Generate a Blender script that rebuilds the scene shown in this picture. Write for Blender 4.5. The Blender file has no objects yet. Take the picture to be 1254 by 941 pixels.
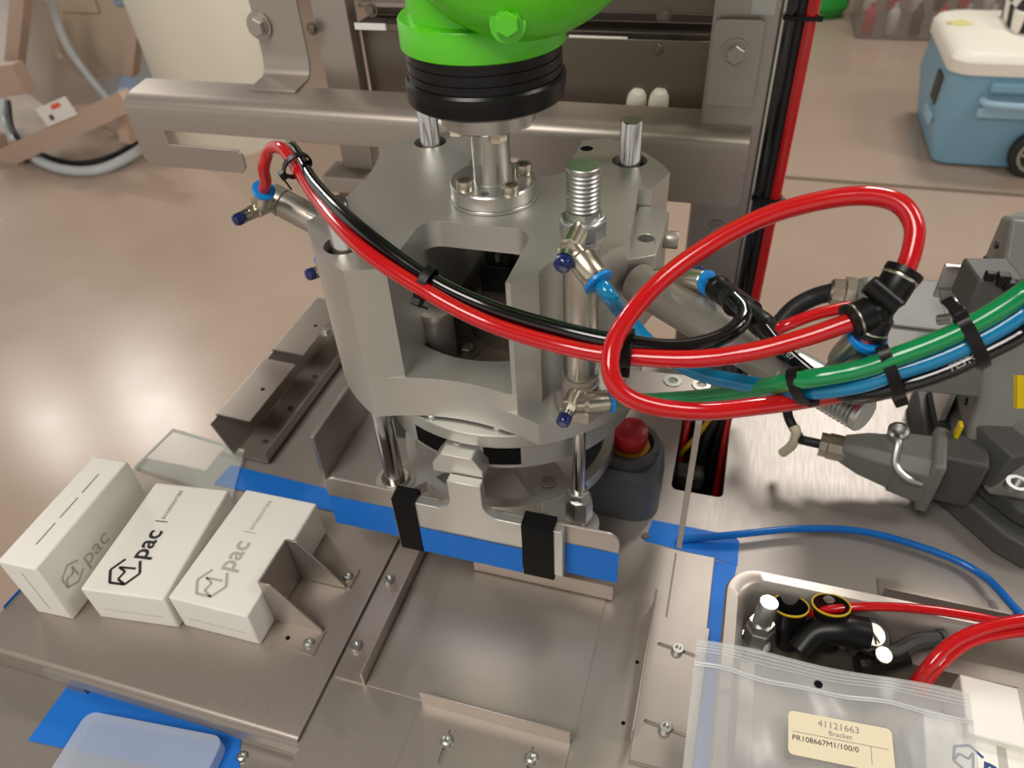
import bpy, bmesh, math, random
from mathutils import Vector as V, Matrix, geometry
random.seed(4)
S = bpy.context.scene
COL = S.collection
# ------------------------------------------------------------------ camera
FPX, CX, CY = 905.0, 627.0, 470.5
RX = V((0.95797322, 0.28291231, -0.04741227))      # image right
RY = V((0.14844032, -0.63033638, -0.76199837))     # image down
RZ = V((-0.2454644, 0.72293614, -0.64584097))      # viewing direction
CAM = V((0, 0, 0.5))
cd = bpy.data.cameras.new('camera'); cam = bpy.data.objects.new('camera', cd); COL.objects.link(cam)
m = Matrix(((RX.x, -RY.x, -RZ.x, CAM.x), (RX.y, -RY.y, -RZ.y, CAM.y), (RX.z, -RY.z, -RZ.z, CAM.z), (0, 0, 0, 1)))
cam.matrix_world = m
cd.sensor_width = 36; cd.lens = FPX / 1254 * 36; cd.clip_start = .01; cd.clip_end = 60
cd.dof.use_dof = True; cd.dof.focus_distance = .42; cd.dof.aperture_fstop = 11.5
S.camera = cam
# ------------------------------------------------------------------ world, lights, exposure
S.view_settings.view_transform = 'Standard'; S.view_settings.look = 'None'
S.view_settings.gamma = 1; S.view_settings.use_curve_mapping = False
S.view_settings.exposure = 0.0
w = bpy.data.worlds.new('World'); S.world = w; w.use_nodes = True
bg = w.node_tree.nodes['Background']; bg.inputs[0].default_value = (1.0, .965, .92, 1); bg.inputs[1].default_value = .74
def area(name, loc, size, power, color=(1, .95, .89), target=(-.15, .43, .1), sy=None):
    l = bpy.data.lights.new(name, 'AREA'); l.energy = power; l.color = color
    l.shape = 'RECTANGLE'; l.size = size; l.size_y = sy or size
    o = bpy.data.objects.new(name, l); COL.objects.link(o); o.location = loc
    o.rotation_euler = (V(target) - V(loc)).to_track_quat('-Z', 'Y').to_euler(); return o
area('ceiling_light_back', (.95, 4.2, 3.5), 1.1, 112)
area('ceiling_light_left', (-5.3, 4.3, 3.0), .4, 48, target=(-1.3, 1.1, -.75))
area('ceiling_light_far', (-6.2, 3.8, 3.0), .3, 24, target=(-1.5, 1.0, -.75))
area('ceiling_light_front', (-.9, -1.5, 3.3), 1.4, 85)
area('ceiling_light_right', (3.0, 1.0, 3.4), 1.2, 60)
# ------------------------------------------------------------------ pixel helpers (1254 x 941 frame)
def ray(px, py): return RX * ((px - CX) / FPX) + RY * ((py - CY) / FPX) + RZ
def Pz(px, py, z): d = ray(px, py); return CAM + d * ((z - CAM.z) / d.z)
def Py(px, py, y): d = ray(px, py); return CAM + d * ((y - CAM.y) / d.y)
def Px(px, py, x): d = ray(px, py); return CAM + d * ((x - CAM.x) / d.x)
def Dp(px, py, dep):
    if dep < .32: dep = .32 - (.32 - dep) * .5
    return CAM + ray(px, py) * dep
GX, GY = -.1497, .428
def G(x, y, z): return V((GX + x / 1000, GY + y / 1000, z))
# ------------------------------------------------------------------ materials
def lin(h):
    o = []
    for i in (0, 2, 4):
        c = int(h[i:i + 2], 16) / 255
        o.append(c / 12.92 if c <= .04045 else ((c + .055) / 1.055) ** 2.4)
    return (*o, 1)
MATS = {}
def mat(name, col, rough=.5, metal=0., coat=0., vary=0., scale=30., bump=0., stretch=None, alpha=1., trans=0., emit=0., rvary=0., ior=1.45, sss=0., spec=None):
    mt = bpy.data.materials.new(name); mt.use_nodes = True; nt = mt.node_tree
    b = nt.nodes['Principled BSDF']; c = lin(col)
    b.inputs['Base Color'].default_value = c; b.inputs['Roughness'].default_value = rough
    b.inputs['Metallic'].default_value = metal; b.inputs['Coat Weight'].default_value = coat
    b.inputs['Coat Roughness'].default_value = .08; b.inputs['Alpha'].default_value = alpha
    b.inputs['Transmission Weight'].default_value = trans; b.inputs['IOR'].default_value = ior
    if spec is not None: b.inputs['Specular IOR Level'].default_value = spec
    if sss: b.inputs['Subsurface Weight'].default_value = sss; b.inputs['Subsurface Scale'].default_value = .004
    if emit: b.inputs['Emission Color'].default_value = c; b.inputs['Emission Strength'].default_value = emit
    if vary or bump or rvary:
        tc = nt.nodes.new('ShaderNodeTexCoord'); mp = nt.nodes.new('ShaderNodeMapping')
        if stretch: mp.inputs['Scale'].default_value = stretch
        nz = nt.nodes.new('ShaderNodeTexNoise'); nz.inputs['Scale'].default_value = scale; nz.inputs['Detail'].default_value = 5
        nt.links.new(tc.outputs['Object'], mp.inputs[0]); nt.links.new(mp.outputs[0], nz.inputs['Vector'])
        if vary:
            mx = nt.nodes.new('ShaderNodeMix'); mx.data_type = 'RGBA'
            mx.inputs[6].default_value = tuple(x * (1 - vary) for x in c[:3]) + (1,)
            mx.inputs[7].default_value = tuple(min(1, x * (1 + vary)) for x in c[:3]) + (1,)
            nt.links.new(nz.outputs['Fac'], mx.inputs[0]); nt.links.new(mx.outputs[2], b.inputs['Base Color'])
        if rvary:
            mr = nt.nodes.new('ShaderNodeMapRange'); mr.inputs[1].default_value = .3; mr.inputs[2].default_value = .7
            mr.inputs[3].default_value = max(.02, rough - rvary); mr.inputs[4].default_value = rough + rvary
            nt.links.new(nz.outputs['Fac'], mr.inputs[0]); nt.links.new(mr.outputs[0], b.inputs['Roughness'])
        if bump:
            bp = nt.nodes.new('ShaderNodeBump'); bp.inputs['Strength'].default_value = bump; bp.inputs['Distance'].default_value = .0005
            nt.links.new(nz.outputs['Fac'], bp.inputs['Height']); nt.links.new(bp.outputs[0], b.inputs['Normal'])
    MATS[name] = mt; return mt
mat('concrete', 'b09b8a', .24, vary=.12, scale=2.2, rvary=.05)
mat('wall_dark', '6b6156', .8)
mat('ceiling_grey', '6f6a64', .8)
mat('joint', '6d5e4c', .7, vary=.1)
mat('aluminium', 'c4c3bd', .42, .8, bump=.12, scale=1500)
mat('aluminium_turned', 'cdccc6', .28, .9, bump=.05, scale=900)
mat('chrome', 'c6c4bf', .17, 1.)
mat('stainless', 'b0a8a0', .40, .72, vary=.03, rvary=.02, scale=60, stretch=(1, 20, 1))
mat('stainless_warm', 'aba198', .42, .70, vary=.03, rvary=.02, scale=60, stretch=(20, 1, 1))
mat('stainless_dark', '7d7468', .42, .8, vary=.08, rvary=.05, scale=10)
mat('table_steel', 'aca59f', .46, .55, vary=.04, rvary=.03, scale=90, stretch=(6, .4, 1))
mat('nickel', 'c8c0ae', .3, 1.)
mat('zinc', 'c2c4c0', .36, 1.)
mat('barrel_steel', 'c2bfb6', .3, 1., bump=.05, scale=400, stretch=(1, 1, 12))
mat('black_plastic', '111111', .36, spec=.35)
mat('black_matte', '0a0a0a', .8, spec=.15)
mat('black_anodised', '1a1a1b', .3, .3)
mat('black_hose', '0b0b0b', .16, coat=.5)
mat('cable_black', '1b1c1e', .5)
mat('red_hose', 'c4141a', .16, coat=.4, sss=.15)
mat('teal_hose', '0a7fb0', .18, coat=.4, sss=.1)
mat('green_hose', '0a8a4c', .18, coat=.4, sss=.1)
mat('blue_hose', '0f6cc4', .25, coat=.2)
mat('blue_ring', '1487d8', .3)
mat('knob_blue', '10205e', .2, coat=.5)
mat('tape_blue', '0f72d2', .55, vary=.06, scale=60, bump=.3)
mat('tape_black', '0b0b0c', .6, bump=.1, scale=200, spec=.2)
mat('robot_green', '5acb1a', .35, coat=.2)
mat('robot_grey', '777771', .45, vary=.04, scale=40)
mat('robot_grey_dark', '4e4e4b', .5, vary=.05, scale=40)
mat('card_white', 'f1efe6', .55, vary=.02, scale=30)
mat('print_black', '26282a', .5)
mat('print_faint', 'b9b7ac', .5)
mat('print_grey', '8a8a84', .5)
mat('print_white', 'b8b8b6', .5)
mat('print_blue', '24427c', .5)
mat('plastic_frosted', 'd0dae8', .35, alpha=.36)
mat('acrylic', 'e4ece4', .05, alpha=.28)
mat('acrylic_edge', 'cfd6cf', .15, alpha=.85)
mat('bag_film', 'dfe0de', .2, alpha=.17, bump=.6, scale=35)
mat('bag_zip', 'eef1f2', .25, alpha=.5)
mat('label_cream', 'e6dabb', .6)
mat('estop_red', 'd3303a', .35)
mat('estop_yellow', 'd6a514', .4)
mat('estop_body', '55575a', .45)
mat('warning_yellow', 'e3c20c', .4)
mat('cable_yellow', 'c9a813', .4)
mat('rubber_grey', '3d3d3b', .5)
mat('cream_cable', 'd9d2b4', .5)
mat('cooler_blue', '82aec6', .45)
mat('cooler_light', '9fc2d4', .45)
mat('cooler_white', 'efeadb', .5)
mat('wheel_black', '2a2826', .6)
mat('wheel_grey', '9a958c', .5)
mat('sticker', 'ded98a', .6)
mat('bin_clear', '9a908a', .15, alpha=.3)
mat('green_bag', '2f9a3c', .4)
mat('frame_tan', 'c9b09d', .45, .2)
mat('panel_tan', 'cbb9a2', .5)
mat('drum_white', 'eae6d4', .5)
mat('white_plastic', 'e8e6e0', .45)
mat('hose_grey', 'c3c9ca', .3)
mat('label_white', 'f2efe9', .5)
mat('label_orange', 'e8693a', .5)
mat('bronze', '6a6257', .4, .6)
mat('film_haze', 'b9ab9b', .3, alpha=.45)
mat('blue_shade', '93a9c4', .5)
def checker():
    mt = bpy.data.materials.new('plaid'); mt.use_nodes = True; nt = mt.node_tree; b = nt.nodes['Principled BSDF']
    tc = nt.nodes.new('ShaderNodeTexCoord'); ck = nt.nodes.new('ShaderNodeTexChecker'); ck.inputs['Scale'].default_value = 14
    ck.inputs[1].default_value = lin('efeae0'); ck.inputs[2].default_value = lin('2b2928')
    nt.links.new(tc.outputs['Object'], ck.inputs[0]); nt.links.new(ck.outputs[0], b.inputs['Base Color']); b.inputs['Roughness'].default_value = .8
    MATS['plaid'] = mt
checker()
# ------------------------------------------------------------------ builders
WL = {}
def tag(o, label=None, cat=None, group=None, kind=None):
    if label: o['label'] = label
    if cat: o['category'] = cat
    if group: o['group'] = group
    if kind: o['kind'] = kind
    return o
def thing(name, loc, label, cat, group=None):
    o = bpy.data.objects.new(name, None); COL.objects.link(o); o.location = loc; o.empty_display_size = .01
    WL[o] = V(loc); return tag(o, label, cat, group)
def frame(z, ref=None):
    z = V(z).normalized(); r = V(ref) if ref else (V((0, 0, 1)) if abs(z.z) < .9 else V((1, 0, 0)))
    x = (r - z * r.dot(z)).normalized(); y = z.cross(x)
    return Matrix((x, y, z)).transposed()
def spline(pts, res=8):
    pts = [V(p) for p in pts]
    if len(pts) < 3: return pts
    q = [pts[0] * 2 - pts[1]] + pts + [pts[-1] * 2 - pts[-2]]; out = []
    for i in range(1, len(q) - 2):
        a, b, c, d = q[i - 1:i + 3]
        # centripetal-ish: plain Catmull-Rom
        for k in range(res):
            t = k / res
            out.append(.5 * ((2 * b) + (c - a) * t + (2 * a - 5 * b + 4 * c - d) * t * t + (3 * b - a - 3 * c + d) * t ** 3))
    out.append(pts[-1]); return out
class MB:
    def __init__(s): s.b = bmesh.new()
    def _f(s, vs):
        try: s.b.faces.new(vs)
        except ValueError: pass
    def ring_loft(s, rings, cap=True):
        R = [[s.b.verts.new(p) for p in r] for r in rings]; n = len(R[0])
        for a, b in zip(R, R[1:]):
            for i in range(n): s._f((a[i], a[(i + 1) % n], b[(i + 1) % n], b[i]))
        if cap: s._f(R[0][::-1]); s._f(R[-1])
        return s
    def box(s, c, size, rot=None, taper=1.):
        c = V(c); h = V(size) / 2; rot = rot or Matrix.Identity(3); rings = []
        for sz in (-1, 1):
            t = taper if sz > 0 else 1
            rings.append([c + rot @ V((x * h.x * t, y * h.y * t, sz * h.z)) for x, y in ((-1, -1), (1, -1), (1, 1), (-1, 1))])
        return s.ring_loft(rings)
    def span(s, x0, x1, y0, y1, z0, z1):
        return s.box(((x0 + x1) / 2, (y0 + y1) / 2, (z0 + z1) / 2), (x1 - x0, y1 - y0, z1 - z0))
    def cyl(s, p0, p1, r, r1=None, n=24, ref=None):
        p0, p1 = V(p0), V(p1); M = frame(p1 - p0, ref); r1 = r if r1 is None else r1
        cs = [(math.cos(2 * math.pi * i / n), math.sin(2 * math.pi * i / n)) for i in range(n)]
        return s.ring_loft([[p + M @ V((a * q, b * q, 0)) for a, b in cs] for p, q in ((p0, r), (p1, r1))])
    def lathe(s, prof, p0=(0, 0, 0), axis=(0, 0, 1), n=32, cap=True, ref=None, sx=1., sy=1.):
        p0 = V(p0); M = frame(axis, ref)
        cs = [(math.cos(2 * math.pi * i / n), math.sin(2 * math.pi * i / n)) for i in range(n)]
        return s.ring_loft([[p0 + M @ V((a * r * sx, b * r * sy, z)) for a, b in cs] for r, z in prof], cap)
    def prism(s, poly, z0, z1, holes=(), M=None):
        T = M or Matrix.Identity(4); loops = [list(poly)] + [list(h) for h in holes]
        flat = [p for l in loops for p in l]
        lo = [s.b.verts.new(T @ V((p[0], p[1], z0))) for p in flat]; hi = [s.b.verts.new(T @ V((p[0], p[1], z1))) for p in flat]
        for t in geometry.tessellate_polygon([[V((p[0], p[1], 0)) for p in l] for l in loops]):
            s._f([hi[i] for i in t]); s._f([lo[i] for i in reversed(t)])
        k = 0
        for l in loops:
            n = len(l)
            for i in range(n):
                a, b = k + i, k + (i + 1) % n; s._f((lo[a], lo[b], hi[b], hi[a]))
            k += n
        return s
    def tube(s, pts, r, n=12, res=8, r1=None):
        P = spline(pts, res); rings = []; T = (P[1] - P[0]).normalized(); M = frame(T); x = M @ V((1, 0, 0))
        for i, p in enumerate(P):
            t = (P[min(i + 1, len(P) - 1)] - P[max(i - 1, 0)]).normalized()
            x = (x - t * x.dot(t)).normalized(); y = t.cross(x)
            q = r if r1 is None else r + (r1 - r) * i / (len(P) - 1)
            rings.append([p + (x * math.cos(2 * math.pi * k / n) + y * math.sin(2 * math.pi * k / n)) * q for k in range(n)])
        return s.ring_loft(rings)
    def sheet(s, rows, th, nrm=None):
        "thick sheet from a grid of points"
        rows = [[V(p) for p in r] for r in rows]; up = []; dn = []
        for i, r in enumerate(rows):
            a = []; b = []
            for j, p in enumerate(r):
                du = rows[i][min(j + 1, len(r) - 1)] - rows[i][max(j - 1, 0)]
                dv = rows[min(i + 1, len(rows) - 1)][j] - rows[max(i - 1, 0)][j]
                nn = V(nrm) if nrm else du.cross(dv).normalized()
                a.append(s.b.verts.new(p + nn * th / 2)); b.append(s.b.verts.new(p - nn * th / 2))
            up.append(a); dn.append(b)
        R, C = len(rows), len(rows[0])
        for i in range(R - 1):
            for j in range(C - 1):
                s._f((up[i][j], up[i][j + 1], up[i + 1][j + 1], up[i + 1][j])); s._f((dn[i][j], dn[i + 1][j], dn[i + 1][j + 1], dn[i][j + 1]))
        for i in range(R - 1):
            s._f((up[i][0], up[i + 1][0], dn[i + 1][0], dn[i][0])); s._f((up[i][-1], dn[i][-1], dn[i + 1][-1], up[i + 1][-1]))
        for j in range(C - 1):
            s._f((up[0][j], dn[0][j], dn[0][j + 1], up[0][j + 1])); s._f((up[-1][j], up[-1][j + 1], dn[-1][j + 1], dn[-1][j]))
        return s
    def bend(s, path, width_vec, th, rad=.0015):
        "bent sheet metal: 2d path of world points swept along width_vec, thickness th"
        P = [V(p) for p in path]; wv = V(width_vec); Q = [P[0]]
        for i in range(1, len(P) - 1):
            a = (P[i - 1] - P[i]); b = (P[i + 1] - P[i]); d = min(rad, a.length * .45, b.length * .45)
            p0 = P[i] + a.normalized() * d; p1 = P[i] + b.normalized() * d
            for k in range(5):
                t = k / 4; Q.append(p0 * (1 - t) ** 2 + P[i] * 2 * t * (1 - t) + p1 * t * t)
        Q.append(P[-1]); wn = wv.normalized(); L = []; Rr = []
        for i, p in enumerate(Q):
            t = (Q[min(i + 1, len(Q) - 1)] - Q[max(i - 1, 0)]).normalized(); n = wn.cross(t).normalized() * th / 2
            L.append(p + n); Rr.append(p - n)
        ring = L + Rr[::-1]
        A = [s.b.verts.new(p) for p in ring]; B = [s.b.verts.new(p + wv) for p in ring]; n = len(ring); h = len(Q)
        for i in range(n): s._f((A[i], A[(i + 1) % n], B[(i + 1) % n], B[i]))
        for X in (A, B):
            for i in range(h - 1): s._f((X[i], X[i + 1], X[n - 2 - i], X[n - 1 - i]))
        return s
    def build(s, name, material, parent=None, bevel=0, smooth=35, label=None, cat=None, group=None, kind=None):
        b = s.b; bmesh.ops.recalc_face_normals(b, faces=b.faces)
        lo = V((min(v.co.x for v in b.verts), min(v.co.y for v in b.verts), min(v.co.z for v in b.verts)))
        hi = V((max(v.co.x for v in b.verts), max(v.co.y for v in b.verts), max(v.co.z for v in b.verts)))
        c = V(((lo.x + hi.x) / 2, (lo.y + hi.y) / 2, lo.z))
        for v in b.verts: v.co -= c
        me = bpy.data.meshes.new(name); b.to_mesh(me); b.free()
        if smooth: me.shade_smooth(); me.set_sharp_from_angle(angle=math.radians(smooth))
        o = bpy.data.objects.new(name, me); COL.objects.link(o); me.materials.append(MATS[material]); WL[o] = c
        if parent: o.parent = parent; o.location = c - WL[parent]
        else: o.location = c
        if bevel:
            md = o.modifiers.new('bevel', 'BEVEL'); md.width = bevel; md.segments = 2; md.limit_method = 'ANGLE'; md.angle_limit = math.radians(40)
        return tag(o, label, cat, group, kind)
def text(name, body, size, origin, xdir, ydir, material, parent, align='LEFT', thick=.00006, bold=0., spacing=1., wrap=None):
    cu = bpy.data.curves.new(name, 'FONT'); cu.body = body; cu.size = size; cu.align_x = align; cu.align_y = 'CENTER'
    cu.extrude = thick; cu.offset = bold; cu.space_character = spacing; cu.resolution_u = 3
    tmp = bpy.data.objects.new(name, cu); COL.objects.link(tmp)
    dg = bpy.context.evaluated_depsgraph_get(); me = bpy.data.meshes.new_from_object(tmp.evaluated_get(dg))
    bpy.data.objects.remove(tmp); bpy.data.curves.remove(cu)
    x = V(xdir).normalized(); z = x.cross(V(ydir)).normalized(); y = z.cross(x)
    for v in me.vertices:
        p = v.co.copy()
        if wrap: a = p.y / wrap; v.co = x * p.x + y * (math.sin(a) * (wrap + p.z)) + z * ((math.cos(a) - 1) * wrap + p.z)
        else: v.co = x * p.x + y * p.y + z * p.z
    me.materials.clear(); me.materials.append(MATS[material]); me.name = name
    o = bpy.data.objects.new(name, me); COL.objects.link(o); WL[o] = V(origin)
    if parent: o.parent = parent; o.location = V(origin) - WL[parent]
    else: o.location = V(origin)
    return o
def circ(cx, cy, r, n=32, a0=0, a1=2 * math.pi):
    full = abs(a1 - a0 - 2 * math.pi) < 1e-6; k = n if full else n + 1
    return [(cx + r * math.cos(a0 + (a1 - a0) * i / n), cy + r * math.sin(a0 + (a1 - a0) * i / n)) for i in range(k)]
def rrect(x0, x1, y0, y1, r, n=5):
    out = []
    for (cx, cy, a) in ((x1 - r, y0 + r, -90), (x1 - r, y1 - r, 0), (x0 + r, y1 - r, 90), (x0 + r, y0 + r, 180)):
        for k in range(n + 1):
            t = math.radians(a + 90 * k / n); out.append((cx + r * math.cos(t), cy + r * math.sin(t)))
    return out
def socket_screw(name, base, axis, r, h, parent, material='zinc'):
    q = .52 * r
    return MB().lathe([(r * .97, 0), (r, h * .05), (r, h * .88), (r * .93, h), (q, h), (q * .95, h * .45), (q * .05, h * .45)], base, axis, 20).build(name, material, parent)
def button_screw(name, base, axis, r, parent, material='zinc'):
    return MB().lathe([(r, 0), (r * .97, r * .35), (r * .75, r * .65), (r * .42, r * .75), (r * .38, r * .3), (.0001, r * .3)], base, axis, 16).build(name, material, parent)
def hex_bolt(name, base, axis, r, parent, material='zinc', washer=True):
    a = V(axis).normalized(); b = MB(); base = V(base)
    if washer: b.cyl(base, base + a * r * .25, r * 1.45)
    b.cyl(base + a * r * .25, base + a * r * .45, r * 1.12, n=24); b.lathe([(r, 0), (r, r * .6), (r * .85, r * .75)], base + a * r * .35, a, 6)
    return b.build(name, material, parent)

# ================================================================== SETTING
ZF = -.75
fl = MB().span(-9, 6, -3, 9, ZF - .1, ZF).build('floor', 'concrete'); tag(fl, 'polished tan concrete floor', None, kind='structure')
a = Pz(955, 217, ZF); b_ = Pz(1254, 240, ZF); d = (b_ - a).normalized(); n_ = V((-d.y, d.x, 0)) * .012
MB().prism([tuple((p)[:2]) for p in (a - d * 3 - n_, a + d * 6 - n_, a + d * 6 + n_, a - d * 3 + n_)], ZF, ZF + .0015).build('floor_joint', 'joint', fl)

wb = MB().span(-9, 6, 8.0, 8.1, ZF, 4.0).build('wall_back', 'wall_dark'); tag(wb, 'dark far wall of the workshop', None, kind='structure')
ce = MB().span(-14, 12, -9, 15, 4.0, 4.1).build('ceiling', 'ceiling_grey'); tag(ce, 'dark warehouse ceiling above the cell', None, kind='structure')
# machine table ------------------------------------------------------
tb = thing('machine_table', (0, .2, ZF), 'brushed steel machine table carrying the fixture plates and robot', 'table')
TZ = -.004
outl = [(-.4405, .165), (-.224, .165), (-.224, -.02), (.62, -.02), (.62, .628), (-.4405, .628)]
cut = rrect(-.0125, .033, .458, .562, .006)
MB().prism(outl, TZ - .012, TZ, [cut]).build('tabletop', 'table_steel', tb)
MB().prism(cut, -.19, -.188).build('cable_well_floor', 'black_matte', tb)
for x0, x1, y0, y1 in ((-.016, -.0128, .455, .565), (.0332, .0365, .455, .565), (-.016, .0365, .455, .4578), (-.016, .0365, .5622, .565)):
    MB().span(x0, x1, y0, y1, -.19, TZ - .012).build('cable_well_side', 'rubber_grey', tb)
for x, y in ((-.41, .59), (.58, .59), (.58, .02), (-.19, .02)):
    MB().span(x - .025, x + .025, y - .025, y + .025, ZF, TZ - .012).build('leg', 'stainless', tb)
MB().span(-.4405, -.41, .165, .6, -.16, TZ - .0125).build('apron', 'stainless_warm', tb)
MB().span(-.41, .55, .6, .625, -.16, TZ - .0125).build('apron', 'stainless_warm', tb)

# lower shelf with tape, front left ----------------------------------
SZ = -.025
sh = thing('lower_shelf', (-.36, .05, -.09), 'low stainless shelf sheet in front of the white boxes', 'shelf')
MB().bend([(-.56, .19, SZ - .0008), (-.56, -.05, SZ - .0008)], (.335, 0, 0), .0016).build('sheet', 'stainless', sh)
MB().span(-.40, -.38, -.05, .16, -.4, SZ - .002).build('support', 'stainless_warm', sh)
MB().span(-.55, -.226, .12, .14, -.4, -.03).build('support', 'stainless_warm', sh)
button_screw('screw', Pz(297, 928, SZ), (0, 0, 1), .0042, sh)
t = Pz(85, 840, SZ)
rows = []
for i in range(5):
    v = i / 4; l = Pz(85, 838, SZ).lerp(Pz(34, 908, SZ), v); r = Pz(296, 905, SZ).lerp(Pz(292, 960, SZ), v)
    rows.append([l.lerp(r, j / 10) + V((0, random.uniform(-.0008, .0008) if j in (0, 10) else 0, .0004)) for j in range(11)])
MB().sheet(rows, .0004, (0, 0, 1)).build('masking_tape', 'tape_blue', label='wide blue masking tape patch on the low shelf under the frosted lid', cat='tape')
rows = []
A, B, C_, D_ = Pz(116, 880, SZ), Pz(281, 912, SZ), Pz(60, 985, SZ), Pz(255, 1010, SZ)
lid = thing('plastic_container', (A + B) / 2, 'frosted white plastic lid lying on blue tape', 'lid')
ex = (B - A).normalized(); ey = V((-ex.y, ex.x, 0)); wd = (B - A).length; T4 = Matrix(((ex.x, ey.x, 0, A.x), (ex.y, ey.y, 0, A.y), (0, 0, 1, 0), (0, 0, 0, 1)))
MB().prism(rrect(0, wd, -.085, .0, .008), SZ + .011, SZ + .0122, M=T4).build('lid_top', 'plastic_frosted', lid, bevel=.0005)
MB().prism(rrect(0, wd, -.085, .0, .008), SZ + .0008, SZ + .011, [rrect(.0012, wd - .0012, -.0838, -.0012, .007)], M=T4).build('lid_rim', 'plastic_frosted', lid)

# box tray -------------------------------------------------------------
tr = thing('box_tray', (-.36, .265, -.03), 'stainless tray plate holding the three white boxes', 'tray')
MB().bend([(-.508, .372, -.0008), (-.508, .1685, -.0008), (-.508, .1685, -.024)], (.2815, 0, 0), .0016, .003).build('tray_plate', 'stainless_warm', tr)
MB().span(-.508, -.4417, .3705, .372, -.03, -.0016).build('back_lip', 'stainless_warm', tr)
MB().span(-.508, -.5065, .17, .37, -.03, -.0016).build('side_lip', 'stainless_warm', tr)
ap = thing('acrylic_sheet', (-.466, .387, 0), 'clear acrylic sheet sticking out behind the leftmost white box', 'sheet')
MB().prism([tuple(Pz(*p, .001)[:2]) for p in ((166, 572), (285, 612), (300, 553), (212, 527))], .0002, .0032).build('pane', 'acrylic', ap)
e0, e1 = Pz(212, 527, .0017), Pz(300, 553, .0017)
MB().cyl(e0, e1, .0016, n=8).build('back_edge', 'acrylic_edge', ap)
e1 = Pz(166, 572, .0017); MB().cyl(e0, e1, .001, n=8).build('side_edge', 'acrylic_edge', ap)
def tape(pts, z, label, mname='tape_blue', name='masking_tape'):
    return MB().prism([tuple(Pz(*p, z)[:2]) for p in pts], z, z + .0005).build(name, mname, label=label, cat='tape')
tape([(262, 593), (283, 570), (420, 604), (430, 628), (404, 626)], .0005, 'blue tape strip behind the boxes below the bent steel chute')
MB().sheet([[V((-.5085, .20, .002)), V((-.5085, .25, .002))], [V((-.5085, .19, -.03)), V((-.5085, .24, -.03))], [V((-.5085, .18, -.05)), V((-.5085, .23, -.05))]], .0006).build('masking_tape', 'tape_blue', label='scrap of blue tape hanging off the tray left of the white boxes', cat='tape')

# boxes ------------------------------------------------------------------
def logo(parent, o, ex, ey, size, m, nz=V((0, 0, 1))):
    "hexagon outline with a zigzag m inside, then lettering"
    b = MB(); pts = []
    for k in range(6):
        a = math.radians(30 + 60 * k); pts.append(o + ex * math.cos(a) * size + ey * math.sin(a) * size)
    M4 = lambda p, q: (p, q)
    def stroke(p, q, wdt):
        dd = (q - p).normalized(); s = nz.cross(dd) * wdt / 2
        b.ring_loft([[p - s, q - s, q + s, p + s], [p - s + nz * .0002, q - s + nz * .0002, q + s + nz * .0002, p + s + nz * .0002]])
    for k in range(6):
        if k == 5: continue
        stroke(pts[k], pts[(k + 1) % 6], size * .17)
    zz = [pts[3], pts[3].lerp(o, .35) + ey * size * .45, o, o + ex * size * .25 + ey * size * .55, o + ex * size * .3 - ey * size * .55]
    for p, q in zip(zz, zz[1:]): stroke(p, q, size * .15)
    b.build('logo', m, parent, smooth=0)
def small_box(fl_, fr_, length, h, name_label, printm, sub, upright=False):
    fl_, fr_ = V(fl_), V(fr_); ex = (fr_ - fl_).normalized(); ey = V((-ex.y, ex.x, 0)); wd = (fr_ - fl_).length
    c = (fl_ + fr_) / 2 + ey * length / 2
    t = thing('carton', c, name_label, 'box', 'white cartons on the tray')
    rot = Matrix((ex, ey, V((0, 0, 1)))).transposed(); z = V((0, 0, 1))
    MB().box(c + z * h / 2, (wd, length, h), rot).build('carton_body', 'card_white', t, bevel=.0014)
    # end flap of the carton with a folded seam
    MB().box(c - ey * (length / 2 + .0001) + z * h * (.35 if not upright else .5), (wd * .72, .0002, .0007) if not upright else (.0007, .0002, h * .72), rot).build('flap_seam', 'print_faint', t)
    if not upright:
        logo(t, fl_ + ex * wd * .38 + ey * .019 + z * (h + .0001), ey, -ex, .0125, printm)
        o = fl_ + ex * wd * .42 + ey * .031 + z * (h + .0002)
        text('lettering', 'pac', .021, o, ey, -ex, printm, t, bold=.0004)
        text('lettering', '|', .012, fl_ + ex * wd * .40 + ey * .067 + z * (h + .0002), ey, -ex, printm, t)
        text('lettering', sub, .0068, fl_ + ex * wd * .40 + ey * .071 + z * (h + .0002), ey, -ex, 'print_grey' if printm == 'print_black' else printm, t)
    else:
        for k in range(3):
            MB().box(fl_ + ex * wd * .55 + ey * (.03 + k * .026) + z * (h + .0001), (.0012, .021, .0002), rot).build('print_line', 'print_grey', t)
        logo(t, fr_ + ey * .02 + z * h * .5 + ex * .0001, ey, z, .0105, 'print_faint', ex)
        text('lettering', 'pac', .021, fr_ + ey * .032 + z * h * .48 + ex * .0002, ey, z, 'print_faint', t)
    return t
small_box((-.4258, .2132, 0), (-.3578, .2212, 0), .108, .038, 'white carton with a bold black logo in the middle of the three', 'print_black', 'accessories')
small_box((-.3553, .2240, 0), (-.2885, .2247, 0), .109, .038, 'white carton with a faint logo next to the bent steel bracket', 'print_faint', 'accessories')
small_box((-.4790, .2040, 0), (-.4450, .2057, 0), .110, .066, 'white carton standing tall on its edge at the far left', 'print_faint', '', True)

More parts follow.
